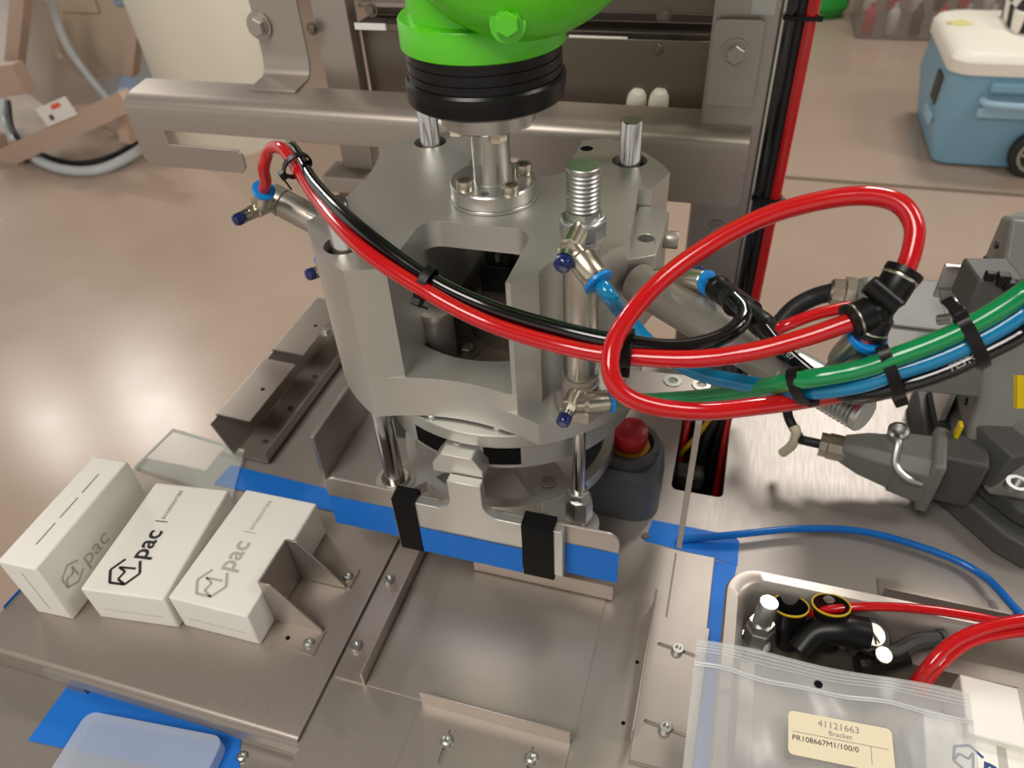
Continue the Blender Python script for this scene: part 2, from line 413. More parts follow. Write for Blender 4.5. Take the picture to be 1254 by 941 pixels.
# Z bracket holding boxes ------------------------------------------------
zb = thing('bent_bracket', (-.28, .27, 0), 'bent stainless bracket holding the boxes at the tray edge', 'bracket')
zh = .050
MB().prism([(-.2785, .2275), (-.245, .2265), (-.245, .2465), (-.2785, .2465)], .0001, .0017).build('front_foot', 'stainless_warm', zb)
MB().prism([(-.268, .2865), (-.2445, .2865), (-.2445, .3050), (-.268, .3050)], .0001, .0017).build('back_foot', 'stainless_warm', zb)
def gus(y): # triangular gusset wall
    return [(-.2880, .0010), (-.2480, .0010), (-.2480, .005), (-.2790, zh), (-.2880, zh)]
for y, nm in ((.2465, 'gusset'), (.2865, 'gusset')):
    M4 = Matrix(((1, 0, 0, 0), (0, 0, -1, y + .0008), (0, 1, 0, 0), (0, 0, 0, 1)))
    MB().prism(gus(y), 0, .0016, M=M4).build(nm, 'stainless', zb, bevel=.0004)
MB().span(-.2896, -.288, .2465, .2865, .001, zh).build('web', 'stainless_warm', zb, bevel=.0004)
button_screw('screw', (-.2525, .2345, .0017), (0, 0, 1), .0042, zb)
button_screw('screw', (-.2505, .296, .0017), (0, 0, 1), .0042, zb)
MB().cyl((-.2705, .2345, .0017), (-.2705, .2345, .0019), .0018).build('hole', 'black_matte', zb)

# centre plates -----------------------------------------------------------
cp = thing('fixture_plate', (-.1, .28, -.004), 'flat stainless fixture plate in the middle of the table', 'plate')
MB().prism([(-.2222, .0), (.031, .0), (.031, .3895), (-.2222, .3895)], -.0039, -.0002).build('plate', 'stainless', cp, bevel=.0004)
MB().prism([(.0, .3255), (.0015, .3255), (.0015, .386), (.0, .386)], -.0002, .0).build('scribe_line', 'stainless_dark', cp)
for x, y in ((-.2018 + .012, .298), (-.2018 + .02, .297), (-.2 + .013, .238), (-.2 + .02, .237), (-.0145, .2835), (-.0165, .2375)):
    MB().cyl((x, y, -.0002), (x, y, .0001), .0014, n=12).build('hole', 'black_matte', cp)
lr = thing('guide_rail', (-.21, .28, 0), 'long thin L-shaped guide rail left of the empty nest', 'rail')
MB().bend([(-.2222, .2163, .0008), (-.1988, .2163, .0008), (-.1988, .2163, .0155)], (0, .127, 0), .0016).build('rail_body', 'stainless_warm', lr)
for y in (.2408, .3010): socket_screw('screw', (-.2168, y, .0016), (0, 0, 1), .0042, .0042, lr)
sp = thing('nest_sheet', (-.12, .27, 0), 'thin stainless sheet forming the empty nest floor', 'sheet')
MB().prism([(-.197, .2165), (-.062, .2165), (-.046, .2165), (-.046, .345), (-.197, .345)], .0, .0007).build('sheet_body', 'stainless', sp)
bl = thing('back_stop', (-.1, .336, 0), 'upright steel stop strip behind the taped gripper blade', 'bracket')
MB().bend([(-.153, .350, .0016), (-.153, .3285, .0016), (-.153, .3285, .0195)], (.112, 0, 0), .0016).build('stop_body', 'stainless_warm', bl)
fb = thing('slotted_bracket', (-.1, .195, 0), 'slotted L bracket at the front edge of the nest', 'bracket')
def slotted(poly, z0, z1, slots, name, m, parent, T=None):
    MB().prism(poly, z0, z1, slots, T).build(name, m, parent)
def slot(cx, cy, dx, dy, l, r=.0016):
    d_ = V((dx, dy, 0)).normalized(); a0 = math.atan2(d_.y, d_.x); o = []
    for sgn, ang in ((1, a0 - math.pi / 2), (-1, a0 + math.pi / 2)):
        for k in range(6):
            t = ang + math.pi * k / 5; o.append((cx + sgn * d_.x * l / 2 + r * math.cos(t), cy + sgn * d_.y * l / 2 + r * math.sin(t)))
    return o
slotted([(-.1535, .12), (-.0475, .12), (-.0475, .2135), (-.1535, .2135)], .0002, .0018, [slot(-.127, .1905, 0, 1, .02), slot(-.07, .1945, 0, 1, .02)], 'base', 'stainless', fb)
MB().span(-.1535, -.0475, .2135, .2151, .0002, .0175).build('flange', 'stainless_warm', fb, bevel=.0005)
for x, y in ((-.127, .1935), (-.0698, .1975)): button_screw('screw', (x, y, .0018), (0, 0, 1), .0045, fb)
rb = thing('slotted_bracket', (.01, .27, 0), 'tall slotted L bracket beside the clear zip bag', 'bracket')
slotted([(-.0085, .2145), (.0305, .2145), (.0325, .3225), (-.0085, .3225)], .0002, .0018, [slot(.0118, .2995, 1, -.1, .026), slot(.011, .2405, 1, -.1, .026)], 'base', 'stainless', rb)
MB().span(-.0101, -.0085, .2265, .3370, .0002, .0165).build('flange', 'stainless_warm', rb, bevel=.0005)
for x, y in ((.0122, .2995), (.0112, .2405)): socket_screw('screw', (x, y, .0018), (0, 0, 1), .0042, .003, rb)
# right tape, L shaped (two strips)
MB().prism([(-.026, .395), (.0495, .3895), (.0495, .4135), (.045, .4185), (-.023, .4185)], TZ, TZ + .0005).build('masking_tape', 'tape_blue', label='blue tape strip crossing below the emergency stop button', cat='tape')
MB().prism([(.0312, .18), (.0465, .18), (.046, .36), (.0492, .3893), (.0315, .3893)], TZ, TZ + .0006).build('masking_tape', 'tape_blue', label='blue tape strip running along the left side of the steel pan', cat='tape')

# bent chute at the left back -------------------------------------------
ch = thing('bent_chute', (-.41, .5, 0), 'bent stainless chute with two folded tabs at the left table edge', 'chute')
prof = lambda y: [(-.384, y, .004), (-.384, y, .0008), (-.4195, y, .0008), (-.4325, y, .0425), (-.397, y, .0425)]
MB().bend([(-.384, .395, .012), (-.384, .395, .0008), (-.4195, .395, .0008), (-.4330, .395, .0400)], (0, .215, 0), .0016).build('channel', 'stainless_warm', ch)
for y0, y1 in ((.406, .492), (.508, .606)):
    MB().bend([(-.4328, y0, .0390), (-.4338, y0, .0425), (-.397, y0, .0410)], (0, y1 - y0, 0), .0016, .002).build('tab', 'stainless_warm', ch)
    MB().cyl((-.409, (y0 + y1) / 2, .0412), (-.409, (y0 + y1) / 2, .0424), .0022, n=12).build('hole', 'black_matte', ch)
for y in (.418, .468, .52): button_screw('screw', (-.4, y, .0016), (0, 0, 1), .003, ch, 'bronze')
vp = thing('upright_plate', (-.324, .47, 0), 'upright brushed plate between the chute and the gripper', 'plate')
MB().span(-.3255, -.3215, .3925, .56, TZ, .05).build('plate_body', 'stainless', vp, bevel=.0006)
vq = thing('upright_plate', (-.336, .52, 0), 'taller dark upright plate with a bolt behind the gripper housing', 'plate')
q = Px(398, 411, -.335)
MB().span(-.3365, -.3335, .486, .60, TZ, q.z).build('plate_body', 'stainless_dark', vq, bevel=.0006)
hex_bolt('bolt', (-.335, q.y + .004, q.z), (0, 0, 1), .004, vq)
bx = thing('dark_block', (-.268, .475, 0), 'dark bracket block on the table behind the left guide rod', 'block')
MB().span(-.30, -.245, .46, .50, TZ, .032).build('block_body', 'rubber_grey', bx, bevel=.002)
MB().cyl((-.29, .4599, .018), (-.29, .4592, .018), .006).build('bore', 'black_matte', bx)

# emergency stop ----------------------------------------------------------
es = thing('emergency_stop', (-.05, .447, TZ), 'grey emergency stop box with a red mushroom button', 'button')
ec = V((-.05, .447, 0))
def rr3(cx, cy, hx, hy, r, z): return [V((x, y, z)) for x, y in rrect(cx - hx, cx + hx, cy - hy, cy + hy, r)]
MB().ring_loft([rr3(ec.x - .008, ec.y, .038, .034, .02, TZ), rr3(ec.x - .008, ec.y, .038, .034, .02, .02), rr3(ec.x - .006, ec.y, .034, .031, .02, .042), rr3(ec.x - .004, ec.y, .028, .026, .018, .047)]).build('enclosure', 'estop_body', es)
MB().prism(circ(ec.x, ec.y, .0245), .046, .058, [circ(ec.x, ec.y, .0195)]).build('guard_collar', 'estop_body', es, bevel=.001)
MB().cyl(ec + V((0, 0, .047)), ec + V((0, 0, .054)), .0165).build('yellow_ring', 'estop_yellow', es)
MB().lathe([(.009, .052), (.0125, .055), (.0142, .061), (.0142, .069), (.0132, .0725), (.009, .0738), (.0001, .074)], ec).build('push_button', 'estop_red', es)
MB().lathe([(.0035, 0), (.003, .0012), (.0001, .0012)], (-.026, .4, TZ)).build('screw', 'stainless_dark', es)

# cables in the cutout -------------------------------------------------------
def hose(name, pts, r, m, label, cat='hose', group=None, n=14, res=10):
    return MB().tube(pts, r, n, res).build(name, m, label=label, cat=cat, group=group)
hose('cable', [(.02, .62, .03), (.018, .57, .01), (.0, .545, -.03), (-.006, .52, -.1), (-.004, .5, -.185)], .0048, 'cable_black', 'thick black cable dropping into the table cutout', 'cable')
hose('cable', [(.032, .60, .05), (.024, .565, .012), (.012, .54, -.02), (.012, .52, -.09), (.014, .5, -.185)], .0052, 'cable_black', 'second black cable dropping into the right of the cutout', 'cable')
hose('cable', [Pz(905, 468, .03), Pz(882, 495, .012), Pz(857, 530, -.006), Pz(834, 556, -.03), Pz(826, 572, -.09)], .0024, 'cable_yellow', 'thin yellow cable inside the table cutout', 'cable')
MB().box(Pz(843, 583, -.045), (.03, .02, .02)).build('wire_connector', 'robot_grey_dark', bevel=.004, label='grey connector block deep in the table cutout', cat='connector')
MB().span(-.006, .026, .462, .482, -.188, -.055).build('connector_post', 'rubber_grey', tb)
hose('air_hose', [(-.004, .61, .04), (-.0055, .562, .012), (-.009, .53, -.04), (-.009, .48, -.16)], .0035, 'red_hose', 'short dark red hose at the left of the table cutout')
hose('air_hose', [(.034, .61, .04), (.030, .55, -.005), (.0295, .515, -.05), (.029, .48, -.16)], .0035, 'red_hose', 'short red hose at the right of the table cutout')

# ================================================================== GRIPPER HEAD
gr = thing('pneumatic_gripper', G(0, 0, .052), 'machined aluminium gripper head with guide rods hanging under the green robot wrist', 'gripper')
ZT, ZM, ZL, ZS, ZB = .28, .262, .199, .184, .166
def arc(cx, cy, r, a0, a1, n=10):
    return [(cx + r * math.cos(math.radians(a0 + (a1 - a0) * i / n)), cy + r * math.sin(math.radians(a0 + (a1 - a0) * i / n))) for i in range(n + 1)]
lobe = lambda a0, n=10: arc(0, 0, 122, a0, a0 + 34.4, n)
aFL, aFR, aBR, aBL = 207.8, 297.8, 27.8, 117.8
def conc(k, n=10):  # concave flank between two lobes, k quarter turns, from corner to corner
    a0 = math.atan2(-57, 108); pts = []
    for i in range(1, n):
        y = -57 + 114 * i / n; x = 97 + 11 * (y / 57) ** 2; c, s = math.cos(k * math.pi / 2), math.sin(k * math.pi / 2)
        pts.append((x * c - y * s, x * s + y * c))
    return pts
full = lobe(aBR) + conc(1) + lobe(aBL) + conc(2) + lobe(aFL) + conc(3) + lobe(aFR) + conc(0)
cutd = [(41, -100.4), (53.8, -87.6)] + arc(78, -86, 24.4 + 0, 183.5, 86.5, 12)[0:] + [(87.6, -53.8), (96.6, -44.8)]
# recess arc replaced by a clean one through both facet ends
cc = (78, -86); r_ = math.hypot(53.8 - 78, -87.6 + 86)
cutd = [(41, -100.4)] + arc(cc[0], cc[1], 24.25, 183.8, 66.5, 14) + [(96.6, -44.8)]
cutd[-2] = (87.65, -53.75)
rslot = [(91, 28), (100, 29)]
bR = lobe(aBR); bL = lobe(aBL); fL = lobe(aFL)
front_l = [p for p in conc(3) if p[0] < -36] ; back_r = [p for p in conc(1) if p[0] > 40]; back_l = [p for p in conc(1) if p[0] < -36]
up_full = bR + conc(1) + bL + conc(2) + fL + [p for p in conc(3) if p[0] < 38] + cutd + rslot
pocket_f = [(-34, -99.8)] + arc(-22, -52, 12, 180, 90, 6) + arc(26, -52, 12, 90, 0, 6) + [(38, -99.9)]
pocket_b = [(38, 99.9)] + arc(24, 50, 14, 0, -90, 6) + arc(-20, 50, 14, -90, -180, 6) + [(-34, 99.6)]
top = bR + back_r + pocket_b + back_l + bL + conc(2) + fL + front_l + pocket_f + cutd + rslot
left = [(-34, 99.6)] + back_l + bL + conc(2) + fL + front_l + [(-34, -99.8)]
right = bR + back_r + [(38, 99.9), (38, -99.9)] + cutd + rslot
def gm(poly): return [(GX + x / 1000, GY + y / 1000) for x, y in poly]
rods = [(-70.5, -79.5), (-75.5, 78), (78, 71)]
holes = [gm(circ(x, y, 12.4, 28)) for x, y in rods]
hb = gm(circ(0, 0, 74, 48))
h = MB()
h.prism(gm(full), ZB, ZS, [hb] + [gm(circ(x, y, 9, 20)) for x, y in rods])
h.prism(gm(up_full), ZS, ZL, [hb] + [gm(circ(x, y, 9, 20)) for x, y in rods])
h.prism(gm(left), ZL, ZM, [gm(circ(*rods[0], 12.4, 28)), gm(circ(*rods[1], 12.4, 28))])
h.prism(gm(right), ZL, ZM, [gm(circ(*rods[2], 12.4, 28))])
h.prism(gm(top), ZM, ZT, holes)
h.build('housing', 'aluminium', gr, bevel=.0007, smooth=25)
for i, (x, y) in enumerate(rods):
    MB().prism(gm(circ(x, y, 12.3, 28)), ZT - .011, ZT - .006, [gm(circ(x, y, 8.2, 28))]).build('bearing_seal', 'black_plastic', gr)
    MB().lathe([(.0066, .07), (.0075, .071), (.0075, .308), (.0068, .309)], (GX + x / 1000, GY + y / 1000, 0), n=28).build('guide_rod', 'chrome', gr)
for x, y in ((44, 86),):
    MB().lathe([(.0048, .0), (.0036, .0001), (.0001, .0001)], G(x, y, ZT), n=16).build('tapped_hole', 'black_matte', gr)
MB().lathe([(.0055, 0), (.0044, .0002), (.0001, .0002)], G(-27, 58, ZT), n=16).build('tapped_hole', 'stainless_dark', gr)
# mounting flange and post up to the wrist
MB().lathe([(.0285, 0), (.0292, .0006), (.0292, .0022), (.0275, .0026)], G(0, 0, ZT), n=48).build('base_ring', 'aluminium_turned', gr)
MB().lathe([(.0283, 0), (.0283, .0085), (.0275, .0095), (.0125, .0096)], G(0, 0, ZT + .0026), n=48).build('mount_flange', 'aluminium_turned', gr)
MB().lathe([(.0135, .0115), (.0124, .0125), (.0122, .05), (.0125, .053)], G(0, 0, ZT), n=40).build('mount_post', 'aluminium_turned', gr)
fz = ZT + .012
for px, py in ((570, 232), (625, 238), (641, 212), (595, 196)):
    socket_screw('flange_screw', Pz(px, py, fz), (0, 0, 1), .0056, .0066, gr, 'nickel')
MB().lathe([(.0032, 0), (.0026, .0002), (.0001, .0002)], Pz(594, 238, fz), n=14).build('dowel_hole', 'stainless_dark', gr)
MB().lathe([(.027, .3305), (.0292, .3322), (.0292, .344), (.0292, .3455)], G(0, 0, 0), n=48).build('upper_flange', 'aluminium_turned', gr)
for ang in (-58, 215, 100, 20):
    a = math.radians(ang); p = G(20.5 * math.cos(a), 20.5 * math.sin(a), .3305)
    MB().lathe([(.0058, 0), (.0058, -.0045), (.005, -.0055)], p, n=6).build('flange_bolt', 'nickel', gr)
# inner mechanism seen through the window
MB().lathe([(.073, .170), (.073, .176), (.071, .178)], G(0, 0, 0), n=48).build('actuator_base', 'bronze', gr)
MB().lathe([(.040, .178), (.040, .192), (.038, .194), (.03, .194), (.03, .2), (.028, .202)], G(14, 6, 0), n=40).build('actuator_hub', 'bronze', gr)
MB().lathe([(.0115, .178), (.0115, .216), (.0122, .217), (.0122, .2215), (.009, .223)], G(-29, -52, 0), n=28).build('inner_post', 'stainless', gr)
hex_bolt('inner_bolt', Pz(573, 432, .178), (0, 0, 1), .0055, gr, 'bronze')
MB().prism([(GX + x / 1000, GY + y / 1000) for x, y in arc(0, 0, 70, 235, 300, 10) + arc(0, 0, 52, 300, 235, 10)], .178, .181).build('sensor_ring', 'rubber_grey', gr)
q = Pz(612, 352, .2)
MB().box(q + V((0, 0, .012)), (.022, .02, .024)).box(q + V((-.004, 0, .028)), (.006, .016, .012)).box(q + V((.008, 0, .028)), (.006, .016, .012)).build('sensor_clip', 'black_plastic', gr, bevel=.001)
MB().cyl(q + V((0, 0, .02)), q + V((0, 0, .03)), .0045).build('sensor_screw', 'stainless_dark', gr)
# side block on the right flank
MB().prism(gm([(92.5, -45), (112, -33), (113, 22), (104, 29), (92, 27)]), .226, .268, [gm(circ(103, -14, 5.2, 18))]).build('side_block', 'aluminium', gr, bevel=.0006)
MB().prism(gm([(96, -44), (106, -38), (106, -20), (96, -20)]), .205, .226).build('side_block_foot', 'aluminium', gr, bevel=.0005)
for y, z in ((8, .256), (-24, .246)):
    socket_screw('block_screw', G(112.5, y, z), (1, .05, 0), .0058, .009, gr, 'stainless')
# lower disc with jaw slots
MB().lathe([(.0975, .1525), (.0985, .1535), (.0985, .1632), (.0978, .164)], G(8, -8, 0), n=72).build('lower_disc', 'aluminium', gr)
MB().lathe([(.092, .129), (.0955, .131), (.0955, .1524)], G(8, -8, 0), n=72).build('jaw_guide', 'aluminium', gr)
for a0_, a1_ in ((244, 261), (277, 292)):
    MB().prism(gm(arc(8, -8, 96, a0_ - 2, a1_ - 2, 8) + arc(8, -8, 88, a1_ - 2, a0_ - 2, 8)), .1345, .1495).build('jaw_slot', 'black_matte', gr)
for px, py in ((529, 508), (609, 522)):
    button_screw('disc_screw', Pz(px, py + 3, .164), (0, 0, 1), .0032, gr)
# front finger: wedge block, stem, cross bar
yb = GY - .1165
x0, x1 = GX - .0125, GX + .0155
M4 = Matrix(((1, 0, 0, 0), (0, 0, -1, yb + .034), (0, 1, 0, 0), (0, 0, 0, 1)))
MB().prism([(x0 - .004, .133), (x1 + .004, .133), (x1 + .004, .140), (x1 - .003, .1505), (x0 + .003, .1505), (x0 - .004, .140)], 0, .034, M=M4).build('finger_block', 'aluminium', gr, bevel=.0006)
MB().lathe([(.0062, 0), (.0062, .0012), (.003, .0012), (.0028, -.0004), (.0001, -.0004)], Pz(562, 537, .1505), n=20).build('finger_screw', 'stainless', gr)
def stemP():
    zt_, xl, xr = .1035, -4., 20.
    pts = [(-50, .0545), (76, .0545), (76, .1015), (74.5, zt_)]
    pts += [(xr + 12 * (1 - math.cos(math.radians(a))), zt_ + 12e-3 * (1 - math.sin(math.radians(a)))) for a in range(90, -1, -15)]
    pts += [(xr, .134), (xl, .134)]
    pts += [(xl - 12 * (1 - math.cos(math.radians(a))), zt_ + 12e-3 * (1 - math.sin(math.radians(a)))) for a in range(0, 91, 15)]
    pts += [(-48.5, zt_), (-50, .1015)]
    return [(GX + x / 1000, z) for x, z in pts]
M4 = Matrix(((1, 0, 0, 0), (0, 0, -1, yb - .0005), (0, 1, 0, 0), (0, 0, 0, 1)))
MB().prism(stemP(), 0, .0075, M=M4).build('finger', 'aluminium', gr, bevel=.0006)
ylo = yb - .008
# steel blade behind the cross bar
bl2 = gr
M4 = Matrix(((1, 0, 0, 0), (0, 0, -1, yb + .0018), (0, 1, 0, 0), (0, 0, 0, 1)))
MB().prism([(x, z) for x, z in rrect(GX - .1075, GX + .113, .053, .1025, .009)], 0, .002, M=M4).build('blade_plate', 'stainless', bl2, bevel=.0003)
def tstrip(xa, xb, y, za, zb, n=8, wob=.0):
    rows = [[V((xa + (xb - xa) * j / n, y - (wob * random.random()), z + (random.uniform(-wob, wob) if z == za else 0))) for j in range(n + 1)] for z in (za, (za + zb) / 2, zb)]
    return MB().sheet(rows, .0004, (0, -1, 0))
ytl = yb - .0004
tstrip(GX - .1075, GX - .0500, ytl, .0505, .0825, wob=.0003).build('masking_tape', 'tape_blue', label='blue tape on the left end of the gripper blade', cat='tape')
tstrip(GX + .0762, GX + .1132, ytl, .0505, .0835, wob=.0003).build('masking_tape', 'tape_blue', label='blue tape on the right end of the gripper blade', cat='tape')
tstrip(GX - .0305, GX + .0465, ylo - .0006, .0505, .0775, wob=.0003).build('masking_tape', 'tape_blue', label='blue tape along the middle of the gripper blade between black bands', cat='tape')
for xa, xb, lb in ((-48.5, -31, 'black tape band wrapped round the left of the gripper blade'), (47, 69.5, 'black tape band wrapped round the right of the gripper blade')):
    t = MB(); z0, z1 = .0498, .1042; ya, yc = ylo - .0007, yb + .0025
    for (y0, y1, za, zb) in ((ya - .0005, ya, z0, z1), (yc, yc + .0005, z0, z1 + .0012)):
        t.span(GX + xa / 1000, GX + xb / 1000, y0, y1, za, zb)
    t.ring_loft([[V((GX + x / 1000, ya - .0005, z1)), V((GX + x / 1000, yc + .0005, z1 + .0012)), V((GX + x / 1000, yc + .0005, z1 + .0018)), V((GX + x / 1000, ya - .0005, z1 + .0006))] for x in (xa, xb)])
    t.span(GX + xa / 1000, GX + xb / 1000, ya, yc, z0 - .0005, z0)
    t.build('black_tape', 'tape_black', label=lb, cat='tape')
# right jaw seen edge on
pl = rrect(.3465, .47, .0535, .186, .006)
M4 = Matrix(((0, 0, 1, .0006), (1, 0, 0, 0), (0, 1, 0, 0), (0, 0, 0, 1)))
MB().prism(pl, -.0006, .0034, M=M4).build('jaw_plate', 'stainless', gr, bevel=.0003)
A = [Pz(p[0], p[1], .20) for p in ((765, 452), (872, 462), (868, 490), (765, 482))]
MB().prism([tuple(p[:2]) for p in A], .188, .20).build('jaw_arm', 'stainless', gr, bevel=.0008)
for px, py in ((824, 467), (859, 472)):
    MB().lathe([(.0058, 0), (.0056, .0008), (.003, .0008), (.0028, -.0006), (.0001, -.0006)], Pz(px, py, .20), n=20).build('jaw_screw', 'zinc', gr)
# spider plate at the bottom
spd = MB()
z0, z1 = .058, .0695
spd.prism(gm(circ(0, 0, 88, 72)), z0, z1, [gm(circ(0, 0, 80, 72))])
for k, (x, y) in enumerate(rods + [(78, -86)]):
    spd.cyl(G(x, y, z0 - .0002), G(x, y, z1 + .0004), .0155, n=28)
    a = math.atan2(y, x); L = math.hypot(x, y)
    spd.box(G(x * .5, y * .5, (z0 + z1) / 2 - .0003 - .0001 * (k + 1)), (L / 1000, .030, z1 - z0), Matrix.Rotation(a, 3, 'Z'))
spd.cyl(G(0, 0, z0), G(0, 0, z1 + .0006), .034, n=40)
spd.build('spider_plate', 'aluminium', gr)
for x, y in ((47, -53), (-47, 50), (48, 50)):
    MB().lathe([(.0062, 0), (.006, .001), (.0035, .001), (.003, -.0008), (.0001, -.0008)], G(x, y, z1 + .0008), n=18).build('plate_screw', 'stainless', gr)
MB().cyl(G(*rods[0], .0702), G(*rods[0], .0735), .0108).build('rod_collar', 'chrome', gr)

# ================================================================== AIR CYLINDERS
def flow_valve(parent, root, knob, port, rb=.0054, rp=.0066, frac=.42, kr=.0045):
    root, knob, port = V(root), V(knob), V(port); ax = (knob - root); L = ax.length; ax.normalize()
    b = MB(); b.lathe([(rb, 0), (rb, L * .5), (rb * .9, L * .52), (rb * .55, L * .56)], root, ax, 24)
    s = root + ax * L * frac; pd = (port - s); PL = pd.length; pd.normalize()
    b.lathe([(rp * .7, 0), (rp * .72, PL * .28), (rp, PL * .36), (rp, PL * .85), (rp * .93, PL * .88)], s, pd, 24)
    o = b.build('valve_body', 'nickel', parent)
    MB().lathe([(rb * .96, 0), (rb * .96, L * .13)], root + ax * L * .54, ax, 6).build('hex_nut', 'nickel', o)
    MB().lathe([(kr * .95, 0), (kr * .95, L * .12), (kr * .85, L * .125)], root + ax * L * .67, ax, 16).build('knurled_collar', 'chrome', o)
    MB().lathe([(kr * .9, 0), (kr, L * .02), (kr, L * .15), (kr * .8, L * .2), (kr * .45, L * .215)], root + ax * L * .80, ax, 8).build('adjusting_knob', 'knob_blue', o, bevel=.0003)
    MB().lathe([(rp * .8, PL * .86), (rp * .8, PL * .92)], s, pd, 24).build('metal_collar', 'chrome', o)
    q0 = PL * .91
    MB().lathe([(rp * .98, q0), (rp * 1.12, q0 + .0004), (rp * 1.12, q0 + .0022), (rp * .95, q0 + .0028), (rp * .66, q0 + .0028)], s, pd, 28).build('release_ring', 'blue_ring', o)
    return s + pd * (q0 + .001), pd
# vertical cylinder
ac = thing('air_cylinder', G(78, -86, ZS), 'upright pneumatic cylinder in the front recess of the housing', 'cylinder')
A0 = G(78, -86, 0)
MB().lathe([(.0098, .212), (.0105, .213), (.0105, .302), (.0098, .3035)], A0, n=36).build('barrel', 'barrel_steel', ac)
MB().lathe([(.0112, .190), (.0116, .195), (.0116, .206), (.0108, .207), (.0108, .209), (.0112, .2095), (.0112, .212)], A0, n=36).build('rear_cap', 'stainless', ac)
MB().lathe([(.017, .1842), (.017, .192), (.0155, .193)], A0, n=6).build('mounting_nut', 'stainless', ac)
MB().lathe([(.0112, .3035), (.0114, .304), (.0114, .3065), (.0108, .307)], A0, n=36).lathe([(.0122, .3070), (.0126, .3075), (.0126, .3165), (.0112, .3180)], A0, n=8).build('front_cap', 'zinc', ac, bevel=.001)
th = [(.0088, .318), (.0088, .3215)]
for i in range(9):
    z = .3215 + i * .0023; th += [(.0078, z), (.0089, z + .0011), (.0089, z + .0014), (.0078, z + .0023)]
th += [(.0088, .343), (.0088, .3448), (.0082, .3453)]
MB().lathe(th, A0, n=32).build('thread', 'zinc', ac, smooth=25)
MB().cyl(A0 + V((0, 0, .098)), A0 + V((0, 0, .19)), .0043, n=20).build('piston_rod', 'chrome', ac)
MB().lathe([(.0078, .0985), (.0078, .1045), (.007, .1055)], A0, n=6).build('lock_nut', 'zinc', ac)
MB().lathe([(.0085, .078), (.0105, .0795), (.0105, .092), (.0102, .0925), (.0102, .0965), (.009, .0985)], A0, n=8).build('coupling', 'zinc', ac)
MB().lathe([(.0078, .0705), (.0078, .077), (.007, .078)], A0, n=6).build('lower_nut', 'zinc', ac)
# lettering patch on barrel
text('marking', 'FESTO', .004, A0 + V((.0078, -.0073, .297)), (0, 0, -1), (.68, .73, 0), 'print_blue', ac)
zq = .311
p_up, d_up = flow_valve(ac, A0 + V((0, -.006, .3130)), Pz(687, 328, .3065), Pz(734, 347, .2995), rb=.0060, rp=.0072, frac=.48, kr=.0048)
p_lo, d_lo = flow_valve(ac, A0 + V((0, -.006, .204)), Pz(688, 520, .199), Pz(751, 491, .200), rb=.0052, rp=.0068, frac=.42)
# slanted cylinder to the right
c0, c1 = Dp(790, 352, .445), Dp(1004, 477, .362)
ax = (c1 - c0).normalized(); L = (c1 - c0).length
ar = thing('air_cylinder', c0 - V((0, 0, .012)), 'steel pneumatic cylinder lying slanted behind the red hose loop', 'cylinder')
MB().lathe([(.0112, .012), (.0118, .013), (.0118, L - .018), (.011, L - .017)], c0, ax, 36).build('barrel', 'stainless', ar)
MB().lathe([(.0105, -.008), (.0125, -.006), (.0125, .009), (.0112, .010), (.0112, .012)], c0, ax, 36).build('rear_cap', 'stainless', ar)
MB().lathe([(.011, L - .017), (.0122, L - .016), (.0122, L - .002), (.0085, L)], c0, ax, 36).build('front_cap', 'zinc', ar)
th = [(.0085, 0)]
for i in range(9):
    z = .001 + i * .0023; th += [(.0072, z), (.0090, z + .0010), (.0090, z + .0013), (.0072, z + .0023)]
th += [(.0088, .0222), (.0088, .0245), (.008, .0252)]
MB().lathe(th, c1, ax, 32).build('thread', 'zinc', ar, smooth=25)
up = (RX * .05 - RY).normalized(); upn = (up - ax * up.dot(ax)).normalized(); side = (-RZ - ax * (-RZ).dot(ax)).normalized()
tp = c0 + ax * (L * .62) + side * .01185
for k, s in enumerate(('Festo & Co. KG', 'Made in Germany')):
    nrm = side; tx = ax; ty = nrm.cross(tx)
    text('marking', s, .0034, c0 + ax * L * .57 + (side * math.cos(.35 + k * .3) - upn * math.sin(.35 + k * .3)) * .01192, ax, ty, 'print_black', ar)
fvr = c0 + ax * .003
p_rv, d_rv = flow_valve(ar, fvr + upn * .009, Dp(862, 333, .43), Dp(868, 347, .415), rb=.005, rp=.0064, frac=.3, kr=.0036)
# left cylinder behind the left lobe
l0, l1 = Dp(322, 236, .56), Dp(452, 305, .555)
axl = (l1 - l0).normalized(); Ll = (l1 - l0).length
al = thing('air_cylinder', l0 - V((0, 0, .012)), 'steel pneumatic cylinder poking out behind the left lobe of the housing', 'cylinder')
MB().lathe([(.0098, .018), (.0108, .019), (.0108, Ll), (.01, Ll + .001)], l0, axl, 32).build('barrel', 'stainless', al)
MB().lathe([(.009, .006), (.011, .008), (.011, .0175), (.0098, .018)], l0, axl, 32).build('end_cap', 'stainless', al)
MB().box(l0 + axl * .045 + RX * .002 - RZ * .0109, (.012, .0003, .006), Matrix((axl, axl.cross(RZ), -RZ)).transposed()).build('marking', 'print_blue', al)
p_lf, d_lf = flow_valve(al, l0 + axl * .014 - RZ * .004, Dp(287, 271, .535), Dp(323, 232, .525), rb=.0058, rp=.0072, frac=.42, kr=.0048)
fvk = thing('flow_valve', Dp(400, 326, .50), 'small flow valve with a blue knob at the left flank of the housing', 'valve')
flow_valve(fvk, Dp(412, 326, .53), Dp(376, 337, .515), Dp(392, 318, .54), rb=.004, rp=.004, frac=.4, kr=.0046)

